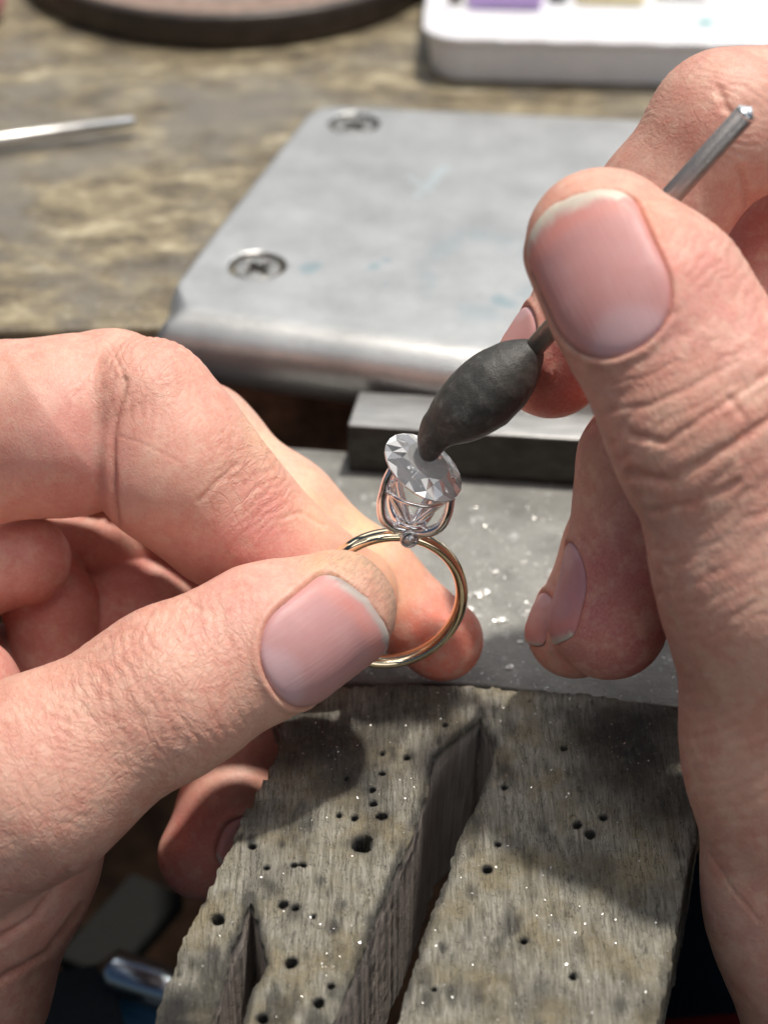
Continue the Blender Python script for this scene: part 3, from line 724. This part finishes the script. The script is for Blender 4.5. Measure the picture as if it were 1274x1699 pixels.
# ring and little finger folded into the palm
LH.chain([(-320, 960, 32.0, 110), (-60, 935, 31.4, 92), (42, 928, 31.3, 76)], 0.4, 0.06)
LH.chain([(50, 945, 32.3, 70), (88, 1010, 32.3, 72), (98, 1120, 32.4, 72)], 0.5, 0.05)
LH.chain([(60, 905, 33.0, 60), (240, 900, 33.0, 58), (340, 930, 33.2, 60)], 0.5, 0.05)
LH.chain([(120, 1040, 33.0, 80), (250, 1000, 32.9, 78), (380, 1040, 33.1, 80)], 0.5, 0.05)
LH.chain([(-150, 1250, 33.0, 220), (150, 1180, 33.6, 150), (330, 1190, 33.4, 100)], 0.5, 0.15)
# little finger curling under the pin
LH.chain([(330, 1190, 33.2, 95), (440, 1240, 32.2, 80), (385, 1330, 31.7, 78), (338, 1418, 31.5, 75)], 0.5, 0.05)
# back of the hand outside the frame
LH.chain([(-420, 700, 33.0, 240), (-450, 1100, 33.0, 300), (-450, 1500, 32.0, 300)], 0.6, 0.3)
LH.nails = [nail_frame(LH, (524, 1047, 28.8), (640, 980, 28.85), BC * 1.0 + upv * -0.24 + rgt * 0.10, 0.80, 1.74)]
n0 = LH.nails[0]; n0.update(free=0.13, skew=0.04, white=0.10, cap=0.30, curl=0.30, dirt=0.6, freecol=(0.50, 0.46, 0.42), under=1, pink=(0.56, 0.30, 0.30))
ln_ = nail_frame(LH, (372, 1385, 31.4), (335, 1480, 31.4), BC * 0.75 + rgt * 0.9, 0.40, 0.95); ln_.update(free=0.2, white=0.09, freecol=(.55, .5, .45)); LH.nails.append(ln_)
LH.creases = [([(206, 632, 29), (194, 690, 29), (186, 745, 29), (187, 800, 29), (196, 872, 29)], 0.05, 0.05), ([(200, 724, 29), (250, 742, 29), (300, 768, 29)], 0.02, 0.006), ([(180, 568, 29), (196, 598, 29), (206, 628, 29)], .02, .016),
              ([(395, 770, 29), (360, 800, 29), (330, 830, 29)], .03, .018), ([(470, 860, 29), (500, 850, 29), (540, 872, 29)], .03, .02),
              ([(180, 1060, 28), (225, 1035, 28), (270, 1000, 28)], .03, .02), ([(345, 955, 28), (300, 985, 28), (330, 1010, 28)], .03, .02),
              ([(0, 1560, 29), (60, 1520, 29), (110, 1455, 29)], .05, .06), ([(0, 1630, 29), (80, 1580, 29), (140, 1500, 29)], .05, .05)]
LH.tones_w = [((250, 1130, 27.2), unit(rgt * 0.8 + upv * 0.35), 1.7, 0.17, 0.012, 5), ((60, 1310, 27), unit(rgt * 0.3 + upv * 0.9), 2.2, 0.14, 0.009, 8),
              ((230, 600, 29.2), unit(rgt * 0.9 - upv * .2), 1.2, 0.14, 0.014, 12), ((410, 800, 29.6), unit(rgt * 0.65 - upv * 0.7), 0.9, 0.15, 0.014, 15)]
LH.tones = [((250, 700, 29.5), 2.2, (0.72, 0.34, 0.26), 0.45), ((420, 880, 30.0), 1.5, PINK, 0.85), ((400, 760, 30.2), 1.1, YEL, 0.75), ((500, 860, 30.2), 0.8, YEL, 0.6), ((120, 760, 29.2), 1.6, PINK, 0.5),  # YEL mixes pressed skin with a painted highlight on the index
            ((730, 1080, 31), 1.7, (0.80, 0.20, 0.13), 0.95), ((590, 905, 31.2), 1.7, (0.84, 0.52, 0.30), 0.95), ((450, 760, 31.3), 1.6, (0.84, 0.52, 0.36), 0.8), ((560, 935, 28.6), 0.9, (0.72, 0.45, 0.26), 0.8), ((640, 970, 28.8), 0.9, (0.58, 0.40, 0.28), 0.7), ((380, 1000, 28), 1.0, PINK, 0.35),
            ((330, 1420, 31), 1.3, RED, 0.8), ((90, 1010, 32), 2.4, RED, 0.7), ((280, 1000, 32.5), 1.6, RED, 0.75), ((40, 930, 31), 1.2, RED, 0.5), ((0, 1110, 30), 1.0, PINK, .7), ((60, 1600, 30), 2.6, (0.50, 0.22, 0.15), 0.7), ((200, 1200, 27.4), 1.8, (0.76, 0.42, 0.32), 0.5)]  # RED between the folded fingers puts recess shade into the colour
LH.net = [((250, 1150, 27.2), 2.4, 1.0), ((60, 1330, 27), 3.0, 0.75), ((410, 790, 29.6), 1.3, 0.9), ((230, 600, 29), 1.4, 0.6), ((540, 930, 28), 0.7, 0.25)]
LH.dirt = [((610, 940, 28.5), 0.95, 1.0), ((655, 985, 28.8), 0.75, 1.0), ((520, 915, 28.5), 0.5, 0.6), ((40, 672, 29.3), 0.5, 0.35)]
lh = hand_mesh('hand', LH, (-9.0, -6.6, -6.4), (1.9, 4.4, 3.4), 0.034, (0.70, 0.395, 0.305),
          'left hand pinching the gold ring between soiled thumb, index and middle finger')

if True:
    RH = Hand()
    RH.chain([(1000, 408, 26.35, 130), (1084, 510, 26.2, 152), (1188, 690, 26.1, 172), (1305, 945, 26.6, 205), (1350, 1240, 27.6, 205), (1405, 1480, 28.4, 226), (1500, 1760, 29.0, 250)], 0.5, 0.1, (BC, 0.80))
    RH.chain([(1560, 130, 29.8, 160), (1400, 175, 29.0, 125), (1200, 208, 28.4, 112), (1100, 340, 28.8, 104), (1010, 470, 29.2, 98), (915, 604, 29.65, 90)], 0.5, 0.05)
    RH.chain([(1600, 380, 31.5, 160), (1330, 360, 30.8, 130), (1230, 560, 30.3, 120)], 0.5, 0.05)
    RH.chain([(1500, 800, 29.8, 200), (1230, 720, 28.9, 140), (1100, 785, 28.7, 134), (1062, 892, 28.7, 104), (1010, 1030, 28.9, 98)], 0.5, 0.05)
    RH.chain([(1400, 800, 31.0, 150), (1120, 800, 30.3, 110), (1040, 900, 30.2, 92), (952, 1048, 30.1, 78)], 0.5, 0.04)
    RH.chain([(1650, 150, 30.5, 240), (1680, 700, 29.5, 320), (1650, 1200, 28.5, 320), (1620, 1700, 28.5, 280)], 0.6, 0.4)
    t0 = nail_frame(RH, (1004, 462, 26.1), (940, 328, 26.2), BC * 1.0 + rgt * -0.22 - upv * 0.06, 0.77, 2.12)
    t0.update(free=0.10, skew=0.0, white=0.16, cap=0.34, curl=0.10, dirt=0.3, freecol=(0.66, 0.60, 0.50), pink=(0.56, 0.28, 0.27))
    t1 = nail_frame(RH, (938, 985, 28.6), (905, 1085, 28.7), BC * 0.24 - rgt * 0.97 + upv * 0.1, 0.44, 1.42); t1.update(free=0.06, white=0.06, cap=.3, skew=0.10, curl=1.1, pink=(0.50, 0.25, 0.28))
    t2 = nail_frame(RH, (900, 1030, 29.9), (872, 1090, 30.0), BC * 0.12 - rgt * 0.95 + upv * 0.3, 0.34, 0.78); t2.update(free=0.06, white=0.035, skew=0.06, curl=0.9, cap=.1)
    t3 = nail_frame(RH, (858, 562, 29.3), (828, 632, 29.3), BC * 0.15 - rgt * 0.8 + upv * 0.6, 0.42, 0.95); t3.update(free=0.08, white=0.06)
    RH.nails = [t0, t1, t2, t3]
    RH.creases = [([(1045, 720, 25), (1100, 735, 25), (1170, 690, 25), (1274, 620, 25)], 0.05, 0.035), ([(1040, 790, 25), (1110, 800, 25), (1200, 745, 25), (1290, 690, 25)], 0.06, 0.045),
                  ([(1075, 850, 25), (1150, 835, 25), (1220, 800, 25)], .05, .03), ([(1010, 680, 25), (1080, 670, 25), (1150, 640, 25), (1220, 600, 25)], .035, .02),
                  ([(1000, 640, 25), (1060, 628, 25), (1120, 600, 25)], .03, .015), ([(1205, 660, 25), (1240, 700, 25), (1225, 760, 25)], .04, .02),
                  ([(1190, 145, 27), (1200, 175, 27), (1215, 190, 27)], .05, .035), ([(1225, 280, 27), (1240, 330, 27), (1262, 400, 27)], .05, .05),
                  ([(955, 888, 28), (975, 905, 28), (990, 925, 28)], .025, .02), ([(1165, 1400, 26), (1210, 1470, 26), (1260, 1530, 26)], .03, .012)]
    RH.tones_w = [((1180, 700, 24.9), unit(rgt * 0.55 - upv * 0.8), 2.6, 0.27, 0.018, 33), ((1230, 900, 25), unit(rgt * 0.45 - upv * 0.8), 2.2, 0.19, 0.007, 37),
                  ((1180, 420, 25.3), unit(rgt * 0.8 - upv * 0.5), 1.3, 0.13, 0.010, 39), ((1140, 170, 27.6), unit(rgt * 0.5 + upv * 0.8), 1.2, 0.12, 0.014, 41), ((1250, 1300, 25.6), unit(rgt * 0.5 - upv * 0.8), 3.0, 0.2, 0.008, 43)]
    RH.tones = [((1090, 360, 25.3), 1.1, (0.80, 0.30, 0.20), 0.9), ((1170, 480, 25), 1.5, PINK, 0.55), ((960, 300, 26), 0.9, (0.80, 0.42, 0.30), 0.6), ((920, 640, 28.9), 1.7, (0.50, 0.13, 0.12), 0.95), ((1050, 1010, 28.3), 2.2, (0.50, 0.15, 0.15), 0.95), ((1010, 800, 28.3), 0.9, (0.55, 0.28, 0.18), 0.6), ((940, 1090, 29.5), 1.2, (0.8, .3, .22), 0.7),
                ((1230, 330, 29.5), 1.8, RED, 0.8), ((1150, 150, 27.5), 1.3, (0.78, 0.40, 0.30), 0.4), ((1150, 740, 24.9), 1.6, (0.74, 0.38, 0.28), 0.5), ((1230, 1250, 25.4), 3.0, (0.70, 0.40, 0.29), 0.6),  # deep reds on the lower fingers put their shade into the skin colour
                ((1238, 1443, 26), 0.11, (0.25, 0.10, 0.06), 0.8), ((1200, 1170, 25.5), 0.08, (0.35, 0.14, 0.09), 0.6)]
    RH.net = [((1180, 700, 24.9), 2.4, 0.75), ((1250, 950, 25), 2.6, 0.5), ((1150, 400, 25.3), 1.4, 0.35), ((1130, 160, 27.6), 1.3, 0.5)]
    RH.dirt = [((870, 420, 26), 0.35, 0.4)]
    rh = hand_mesh('hand', RH, (1.2, -6.0, -5.6), (9.6, 6.6, 8.0), 0.036, (0.60, 0.345, 0.275),
          'right hand holding the black wax pick like a pencil, thumb nail facing the viewer')


# ------------------------------------------------------------------ the ring
RC = P(646, 994, 30.1)
psi = math.radians(28); yw = math.radians(8)
Nn = unit(BC * math.cos(psi) - upv * math.sin(psi) + rgt * math.sin(yw)); Uv = unit(upv - Nn * (upv @ Nn)); Sv = np.cross(Uv, Nn)
rot = math.radians(-10); Sv, Uv = Sv * math.cos(rot) + Uv * math.sin(rot), Uv * math.cos(rot) - Sv * math.sin(rot)
ring = empty('ring', RC, 'polished yellow gold ring with open white gold basket held in the left hand', 'ring')
def tube(pts, rad, seg=14, closed=False, cap=True):
    pts = np.array(pts, float); n = len(pts); rad = np.full(n, rad) if np.isscalar(rad) else np.asarray(rad)
    T = np.gradient(pts, axis=0) if not closed else np.roll(pts, -1, 0) - np.roll(pts, 1, 0)
    T /= np.linalg.norm(T, axis=1, keepdims=True)
    a = np.cross(T[0], [0.3, 0.2, 0.93]); a = unit(a); V = []
    for i in range(n):
        a = unit(a - T[i] * (a @ T[i])); b = np.cross(T[i], a)
        for k in range(seg):
            t = 2 * math.pi * k / seg; V.append(pts[i] + rad[i] * (math.cos(t) * a + math.sin(t) * b))
    F_ = []
    for i in range(n if closed else n - 1):
        for k in range(seg):
            F_.append([i * seg + k, ((i + 1) % n) * seg + k, ((i + 1) % n) * seg + (k + 1) % seg, i * seg + (k + 1) % seg])
    if not closed and cap:
        for e, i0 in ((0, 0), (1, (n - 1) * seg)):
            V.append(pts[0] - T[0] * rad[0] * 0.7 if e == 0 else pts[-1] + T[-1] * rad[-1] * 0.7); c = len(V) - 1
            for k in range(seg):
                F_.append([i0 + (k + 1) % seg, c, c, i0 + k] if False else ([i0 + k, i0 + (k + 1) % seg, c, c] if e == 1 else [i0 + (k + 1) % seg, i0 + k, c, c]))
    return np.array(V), F_
def tube_mesh(name, pts, rad, seg=14, closed=False):
    V, F_ = tube(pts, rad, seg, closed); me = bpy.data.meshes.new(name)
    me.from_pydata([tuple(v) for v in V], [], [tuple(dict.fromkeys(f)) for f in F_]); me.update()
    bm = bmesh.new(); bm.from_mesh(me); bmesh.ops.recalc_face_normals(bm, faces=bm.faces); bm.to_mesh(me); bm.free()
    return me
# band: oval cross section torus
bm_V = []; bm_F = []; RR = 1.075; nA, nB = 160, 24
for i in range(nA):
    a = 2 * math.pi * i / nA; e = Sv * math.sin(a) + Uv * math.cos(a)
    for k in range(nB):
        t = 2 * math.pi * k / nB; bm_V.append(RC + e * (RR + 0.092 * math.cos(t)) + Nn * 0.130 * math.sin(t))
for i in range(nA):
    for k in range(nB): bm_F.append([i * nB + k, i * nB + (k + 1) % nB, ((i + 1) % nA) * nB + (k + 1) % nB, ((i + 1) % nA) * nB + k])
link('band', np_mesh('band', bm_V, bm_F), GOLD, ring)
# basket
AX = unit(upv * 0.86 + BC * 0.42 + rgt * 0.17)
BX = unit(rgt - AX * (rgt @ AX)); BY = np.cross(AX, BX)
BO = RC + Uv * (RR + 0.10) + BC * 0.02
def bas(r, a, h): return BO + BX * r * math.cos(a) + BY * r * math.sin(a) + AX * h
def spline(ctrl, n=24):
    c = np.array(ctrl, float); c = np.vstack([2 * c[0] - c[1], c, 2 * c[-1] - c[-2]]); out = []
    m = len(c) - 3
    for i in range(m):
        for t in np.linspace(0, 1, n // m + 1)[(0 if i == 0 else 1):]:
            p0, p1, p2, p3 = c[i:i + 4]
            out.append(0.5 * ((2 * p1) + (-p0 + p2) * t + (2 * p0 - 5 * p1 + 4 * p2 - p3) * t * t + (-p0 + 3 * p1 - 3 * p2 + p3) * t ** 3))
    return np.array(out)
basket = link('basket', tube_mesh('basket', [bas(0.20, t, 0.13) for t in np.linspace(0, 2 * math.pi, 40, endpoint=False)], 0.035, 10, True), WGOLD, ring)
for k, az in enumerate([math.radians(x) for x in (196, 344, 50, 130)]):
    pts = spline([bas(0.06, az, 0.0), bas(0.26, az, 0.04), bas(0.43, az, 0.18), bas(0.50, az, 0.40), bas(0.50, az, 0.62), bas(0.49, az, 0.80), bas(.45, az, 0.96)], 36)
    link('prong', tube_mesh('prong', pts, np.linspace(0.085, 0.055, len(pts)), 14), WGOLD, ring)
    pts = spline([bas(0.04, az, 0.06), bas(0.20, az, 0.30), bas(0.40, az, 0.58), bas(0.45, az, 0.72)], 14)
    link('strut', tube_mesh('strut', pts, np.linspace(0.055, 0.042, len(pts)), 12), WGOLD, ring)
link('gallery_rail', tube_mesh('gallery_rail', [bas(0.42, t, 0.60) for t in np.linspace(0, 2 * math.pi, 60, endpoint=False)], 0.03, 8, True), WGOLD, ring)
# bezel with accent stone on the band facing the viewer
bz = RC + Uv * (RR + 0.02) + Nn * 0.09
def gem(name, c, X, Y, Zd, rx, ry, mat, parent=None, crown=0.16, pav=0.43, table=0.56, n=16):
    """brilliant cut with oval girdle"""
    V = []; s = (rx + ry); m = n // 2
    def ringp(rf, h, off, cnt):
        i0 = len(V)
        for i in range(cnt):
            t = 2 * math.pi * (i + off) / cnt; jh = 0.010 * math.sin(7.3 * i + 40 * rf) if 0.2 < rf < 0.95 and rf != table else 0.0
            jr = rf * (1 + 1.6 * jh); V.append(c + X * rx * jr * math.cos(t) + Y * ry * jr * math.sin(t) + Zd * (h + jh) * s)
        return i0
    T = ringp(table, crown, 0, m)
    K = ringp(table * 0.45 + 0.40, crown * 0.74, 0.5, m); K2 = ringp(0.86, crown * 0.42, 0.0, m)      # star and kite rows
    G = ringp(1.0, 0.014, 0, n); G2 = ringp(1.0, -0.014, 0, n)
    L = ringp(0.62, -pav * 0.46, 0.5, m); L2 = ringp(0.30, -pav * 0.74, 0.0, m); V.append(c - Zd * pav * s); C_ = len(V) - 1
    F_ = [[T + i for i in range(m)]]
    for i in range(m):
        j = (i + 1) % m; a0, a1, a2 = 2 * i, 2 * i + 1, (2 * i + 2) % n
        F_ += [[T + i, K + i, T + j], [T + j, K + i, K2 + j], [T + j, K2 + j, K + j], [K + i, K2 + i, G + a1], [K + i, G + a1, K2 + j], [K2 + i, G + a0, G + a1], [K2 + j, G + a1, G + a2],
               [G2 + a0, L + i, G2 + a1], [G2 + a1, L + i, G2 + a2], [G2 + a2, L + i, L2 + j], [G2 + a2, L2 + j, L + j], [L + i, L2 + i, L2 + j], [L2 + i, C_, L2 + j]]
    for i in range(n): F_.append([G + i, G2 + i, G2 + (i + 1) % n, G + (i + 1) % n])
    me = bpy.data.meshes.new(name); me.from_pydata([tuple(v) for v in V], [], F_); me.update()
    bm = bmesh.new(); bm.from_mesh(me); bmesh.ops.recalc_face_normals(bm, faces=bm.faces); bm.to_mesh(me); bm.free()
    return link(name, me, mat, parent, smooth=False)
link('bezel', tube_mesh('bezel', [bz + 0.118 * (Sv * math.cos(t) + Uv * math.sin(t)) + Nn * 0.06 for t in np.linspace(0, 2 * math.pi, 32, endpoint=False)], 0.022, 10, True), WGOLD, ring)
link('bezel_seat', tube_mesh('bezel_seat', [bz - Nn * 0.10, bz + Nn * 0.0, bz + Nn * 0.03], [0.115, 0.12, 0.11], 24), WGOLD, ring)
gem('accent_diamond', bz + Nn * 0.085, Sv, Uv, Nn, 0.108, 0.108, DIA, ring, pav=0.2)
# main stone, tilted and lifted out on the wax
DC = P(702, 776, 29.1)
Zg = unit(BC * 0.78 + rgt * 0.40 + upv * 0.56); Xg = unit(rgt * 0.74 - upv * 0.67 + BC * 0.05); Xg = unit(Xg - Zg * (Xg @ Zg)); Yg = np.cross(Zg, Xg)
dia = gem('diamond', DC, Xg, Yg, Zg, 0.63, 0.50, DIA, None, crown=0.15, pav=0.36, n=24, table=0.54)
mir = M('diamond_pavilion'); mir.set(Base_Color=(1.0, 1.0, 1.0, 1), Metallic=0.55, Roughness=0.0)  # mirror back added in place of true internal reflection
dia.data.materials.append(mir.m)
for tw in (0.80, 0.42):  # whitened facets put sparkle into the stone's colour
    q_ = M('diamond_facet'); q_.set(Base_Color=(1, 1, 1, 1), Roughness=0.0, IOR=2.417, Transmission_Weight=tw); dia.data.materials.append(q_.m)
q_ = M('diamond_flash_facet'); q_.set(Base_Color=(1, 1, 1, 1), Metallic=0.75, Roughness=0.04); dia.data.materials.append(q_.m)  # mirror facets set at random as painted flashes
for f in dia.data.polygons:
    if (np.array(f.center) - DC) @ Zg < -0.03: f.material_index = 1
    else: f.material_index = (0, 2, 3, 4)[rng.randint(4)]
    if len(f.vertices) > 8: f.material_index = 2
tag(dia, 'large colourless brilliant cut diamond tilted in the white gold basket under the wax tip', 'diamond')


# ------------------------------------------------------------------ wax pick
pick = empty('wax_pick', P(870, 590, 29.1), 'wax setting pick, dark steel rod with a black wax bulb touching the diamond', 'wax pick')
ra = P(868, 597, 28.48); rb = P(1236, 189, 26.1)
rod = link('rod', tube_mesh('rod', [ra, (ra + rb) / 2, rb], 0.142, 28), STEEL_ROD, pick)
rdv = unit(rb - ra)
link('rod_end', tube_mesh('rod_end', [rb - rdv * 0.01, rb + rdv * 0.03, rb + rdv * 0.06], [0.143, 0.138, 0.09], 28), ROD_END, rod)
wp = [(712, 750, 28.84, 16), (716, 732, 28.80, 19), (730, 711, 28.76, 29), (766, 684, 28.68, 49), (800, 657, 28.62, 57), (830, 630, 28.56, 54), (858, 604, 28.50, 39), (878, 587, 28.42, 21)]
wl = [(P(a, b, d), r * d / F) for a, b, d, r in wp]
def f_wax(p):
    c = None
    for (a, ra_), (b, rb_) in zip(wl[:-1], wl[1:]):
        e = cone(p, a, b, ra_, rb_); c = e if c is None else smin(c, e, 0.16)
    return c + 0.008 * fbm(p, 2.6, 3, 3) + 0.003 * vnoise(p, 11, 5)
lo = np.min([q_[0] for q_ in wl], 0) - 0.7; hi = np.max([q_[0] for q_ in wl], 0) + 0.7
V, Q = surface(f_wax, lo, hi, 0.017)
link('wax_bulb', np_mesh('wax_bulb', V, Q), WAX, pick)


# ------------------------------------------------------------------ things on the bench behind
def lathe(name, prof, c, mat, parent=None, n=96, noise=0.0):
    V = []; F_ = []; m = len(prof)
    for i in range(n):
        a = 2 * math.pi * i / n
        for r, z in prof: V.append((c[0] + r * math.cos(a), c[1] + r * math.sin(a), c[2] + z))
    for i in range(n):
        for k in range(m - 1): F_.append([i * m + k, ((i + 1) % n) * m + k, ((i + 1) % n) * m + k + 1, i * m + k + 1])
    me = np_mesh(name, V, F_)
    bm = bmesh.new(); bm.from_mesh(me); bmesh.ops.remove_doubles(bm, verts=bm.verts, dist=1e-5); bmesh.ops.recalc_face_normals(bm, faces=bm.faces); bm.to_mesh(me); bm.free()
    return link(name, me, mat, parent)
DISHR = plain('dark_brown_dish', (0.04, 0.028, 0.022), 0.42, 0.01, 2, 0.35)
DISHT = plain('worn_dish_rim', (0.26, 0.18, 0.14), 0.5, 0.01, 3, 0.3)
DISHI = plain('grey_dish_inside', (0.24, 0.235, 0.22), 0.5, 0.01, 2, 0.2)
fp = Z(365, 84, ZB); R0 = 365 / F * np.dot(Z(365, 30, ZB) - CAM, fwd)
dc = np.array([fp[0], fp[1] + R0, ZB])
dish = empty('round_dish', dc, 'round dark brown dish with thick rim at the top left of the bench', 'dish')
lathe('outer_rim', [(R0 - 0.5, 0.004), (R0 - 0.08, 0.004), (R0 - 0.03, 0.03), (R0, 0.08), (R0, 0.75), (R0 - 0.02, 0.80), (R0 - 0.08, 0.85), (R0 - 0.2, 0.865)], dc, DISHR, dish)
lathe('rim_top', [(R0 - 0.2, 0.865), (R0 - 0.24, 0.867), (R0 - 0.7, 0.88), (R0 - 1.1, 0.86), (R0 - 1.15, 0.84), (R0 - 1.3, 0.6)], dc, DISHT, dish)
lathe('dish_floor', [(R0 - 1.3, 0.6), (R0 - 1.5, 0.5), (R0 - 2.5, 0.46), (0.001, 0.46)], dc, DISHI, dish)
wk = bmesh.new(); bmesh.ops.create_uvsphere(wk, u_segments=20, v_segments=12, radius=0.16); mw = bpy.data.meshes.new('dark_knob'); wk.to_mesh(mw); wk.free()
o = link('knob', mw, DISHR, dish); o.location = Z(283, 6, ZB + 0.5)
# white tray
TRAY = plain('white_plastic', (0.74, 0.74, 0.77), 0.35, 0.002, 3, 0.04, sss=0.1)
tfl = Z(712, 136, ZB); tfr = Z(1290, 150, ZB); tdx = unit((tfr - tfl)); tdy = np.array([-tdx[1], tdx[0], 0.0])
TW, TD, TH = 15.0, 9.0, 1.15
tray = empty('tray', tfl, 'white plastic tray with rounded corners holding small items at top right', 'tray')
tc_ = tfl + tdx * TW / 2 + tdy * TD / 2
def f_tray(p):
    q_ = p - tc_; x = dot(q_, tdx); y = dot(q_, tdy); z = q_[..., 2]
    def rb(hx, hy, r): 
        ax = np.abs(x) - hx + r; ay = np.abs(y) - hy + r
        return np.sqrt(np.maximum(ax, 0) ** 2 + np.maximum(ay, 0) ** 2) + np.minimum(np.maximum(ax, ay), 0) - r
    out = smax(rb(TW / 2 + 0.12 * (z - 0.2), TD / 2 + 0.12 * (z - 0.2), 0.8), np.abs(z - TH / 2) - TH / 2, 0.12)
    lip = smax(rb(TW / 2 + 0.22, TD / 2 + 0.22, 0.9), np.abs(z - TH + 0.06) - 0.07, 0.05)
    inn = smax(rb(TW / 2 - 0.32, TD / 2 - 0.32, 0.7), -(z - 0.52), 0.2)
    groove = smax(np.abs(y + TD / 2 - 1.5) - 0.10, -(z - 0.42), 0.06); groove = np.maximum(groove, np.abs(x) - TW / 2 + 0.7)
    return smax(smax(smin(out, lip, 0.05), -inn, 0.1), -groove, 0.05)
cs = np.array([tc_ + sx * tdx * (TW / 2 + 0.5) + sy * tdy * (TD / 2 + 0.5) for sx in (-1, 1) for sy in (-1, 1)])
V, Q = surface(f_tray, (cs[:, 0].min(), cs[:, 1].min(), ZB - 0.1), (cs[:, 0].max(), cs[:, 1].max(), ZB + TH + 0.2), 0.07)
V[:, 2] = np.maximum(V[:, 2], ZB + 0.004)
link('tray_body', np_mesh('tray_body', V, Q), TRAY, tray)
def blob_box(name, c, sx, sy, sz, mat, label, cat, yaw=0.0, bev=0.1):
    me = box_mesh(name, [(-sx / 2, -sy / 2), (sx / 2, -sy / 2), (sx / 2, sy / 2), (-sx / 2, sy / 2)], 0, sz, bev, 3)
    o = link(name, me, mat); o.location = c; o.rotation_euler = (0, 0, yaw); return tag(o, label, cat)
ty = math.atan2(tdx[1], tdx[0]); zt = ZB + 0.53
blob_box('purple_case', Z(838, 10, zt) + tdy * 0.4, 1.75, 1.3, 0.55, plain('lilac_plastic', (0.46, 0.32, 0.62), 0.4), 'lilac plastic case lying in the left of the white tray', 'case', ty)
blob_box('dark_clip', Z(752, 6, zt) + tdy * 0.4, 0.4, 1.0, 0.3, plain('dark_olive', (0.10, 0.09, 0.04), 0.5), 'small dark olive piece beside the lilac case in the tray', 'clip', ty)
blob_box('cream_block', Z(1012, 8, zt) + tdy * 0.4, 1.65, 0.9, 0.28, plain('cream_wax', (0.80, 0.70, 0.42), 0.5), 'cream coloured flat block in the middle of the white tray', 'block', ty)
blob_box('white_block', Z(1130, 2, zt) + tdy * 0.4, 1.3, 0.8, 0.26, plain('white_paper', (0.82, 0.80, 0.74), 0.5), 'off white flat block right of the cream block in the tray', 'block', ty)
blob_box('dark_bead', Z(925, 4, zt) + tdy * 0.2, 0.45, 0.5, 0.25, plain('dark_green', (0.05, 0.08, 0.06), 0.5), 'small dark green piece between the lilac case and cream block', 'bead', ty)
blob_box('teal_fleck', Z(1170, 38, zt), 0.35, 0.2, 0.05, plain('teal_paint', (0.15, 0.5, 0.5), 0.5), 'tiny teal fleck on the floor of the white tray', 'fleck', ty, 0.015)
# loose metal rod
r1 = Z(222, 214, ZB + 0.17); r0 = Z(-260, 268, ZB + 0.17); r1[2] = ZB + 0.35
o = link('metal_rod', tube_mesh('metal_rod', [r0, (r0 + r1) / 2, r1], [0.15, 0.15, 0.13], 24), metal('satin_rod', (0.60, 0.59, 0.57), 0.35, 0.003, 9))
tag(o, 'slim grey metal rod lying on the bench at the left edge', 'rod')
pk = bmesh.new(); bmesh.ops.create_uvsphere(pk, u_segments=24, v_segments=14, radius=1.0); mp_ = bpy.data.meshes.new('pink_ball'); pk.to_mesh(mp_); pk.free()
o = link('pink_ball', mp_, plain('pink_rubber', (0.62, 0.26, 0.25), 0.5)); o.location = Z(-32, 44, ZB) + np.array([0, .4, .55]); o.scale = (.62, .6, .6)
tag(o, 'pink rounded rubber object cut off by the top left corner', 'rubber')


# ------------------------------------------------------------------ dim tools in the drawer below
def drawer_tube(px0, py0, px1, py1, d, r, mat, name, label, cat):
    o = link(name, tube_mesh(name, [P(px0, py0, d), P((px0 + px1) / 2, (py0 + py1) / 2, d + .1), P(px1, py1, d + .2)], r, 24), mat); return tag(o, label, cat)
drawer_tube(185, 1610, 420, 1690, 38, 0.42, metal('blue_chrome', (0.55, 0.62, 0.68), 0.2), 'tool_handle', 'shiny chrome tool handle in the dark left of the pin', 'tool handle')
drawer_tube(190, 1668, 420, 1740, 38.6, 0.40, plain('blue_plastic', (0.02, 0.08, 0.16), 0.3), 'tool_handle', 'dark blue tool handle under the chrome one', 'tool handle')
def dbox(name, px, py, d, sx, sy, sz, col, label, cat, rz):
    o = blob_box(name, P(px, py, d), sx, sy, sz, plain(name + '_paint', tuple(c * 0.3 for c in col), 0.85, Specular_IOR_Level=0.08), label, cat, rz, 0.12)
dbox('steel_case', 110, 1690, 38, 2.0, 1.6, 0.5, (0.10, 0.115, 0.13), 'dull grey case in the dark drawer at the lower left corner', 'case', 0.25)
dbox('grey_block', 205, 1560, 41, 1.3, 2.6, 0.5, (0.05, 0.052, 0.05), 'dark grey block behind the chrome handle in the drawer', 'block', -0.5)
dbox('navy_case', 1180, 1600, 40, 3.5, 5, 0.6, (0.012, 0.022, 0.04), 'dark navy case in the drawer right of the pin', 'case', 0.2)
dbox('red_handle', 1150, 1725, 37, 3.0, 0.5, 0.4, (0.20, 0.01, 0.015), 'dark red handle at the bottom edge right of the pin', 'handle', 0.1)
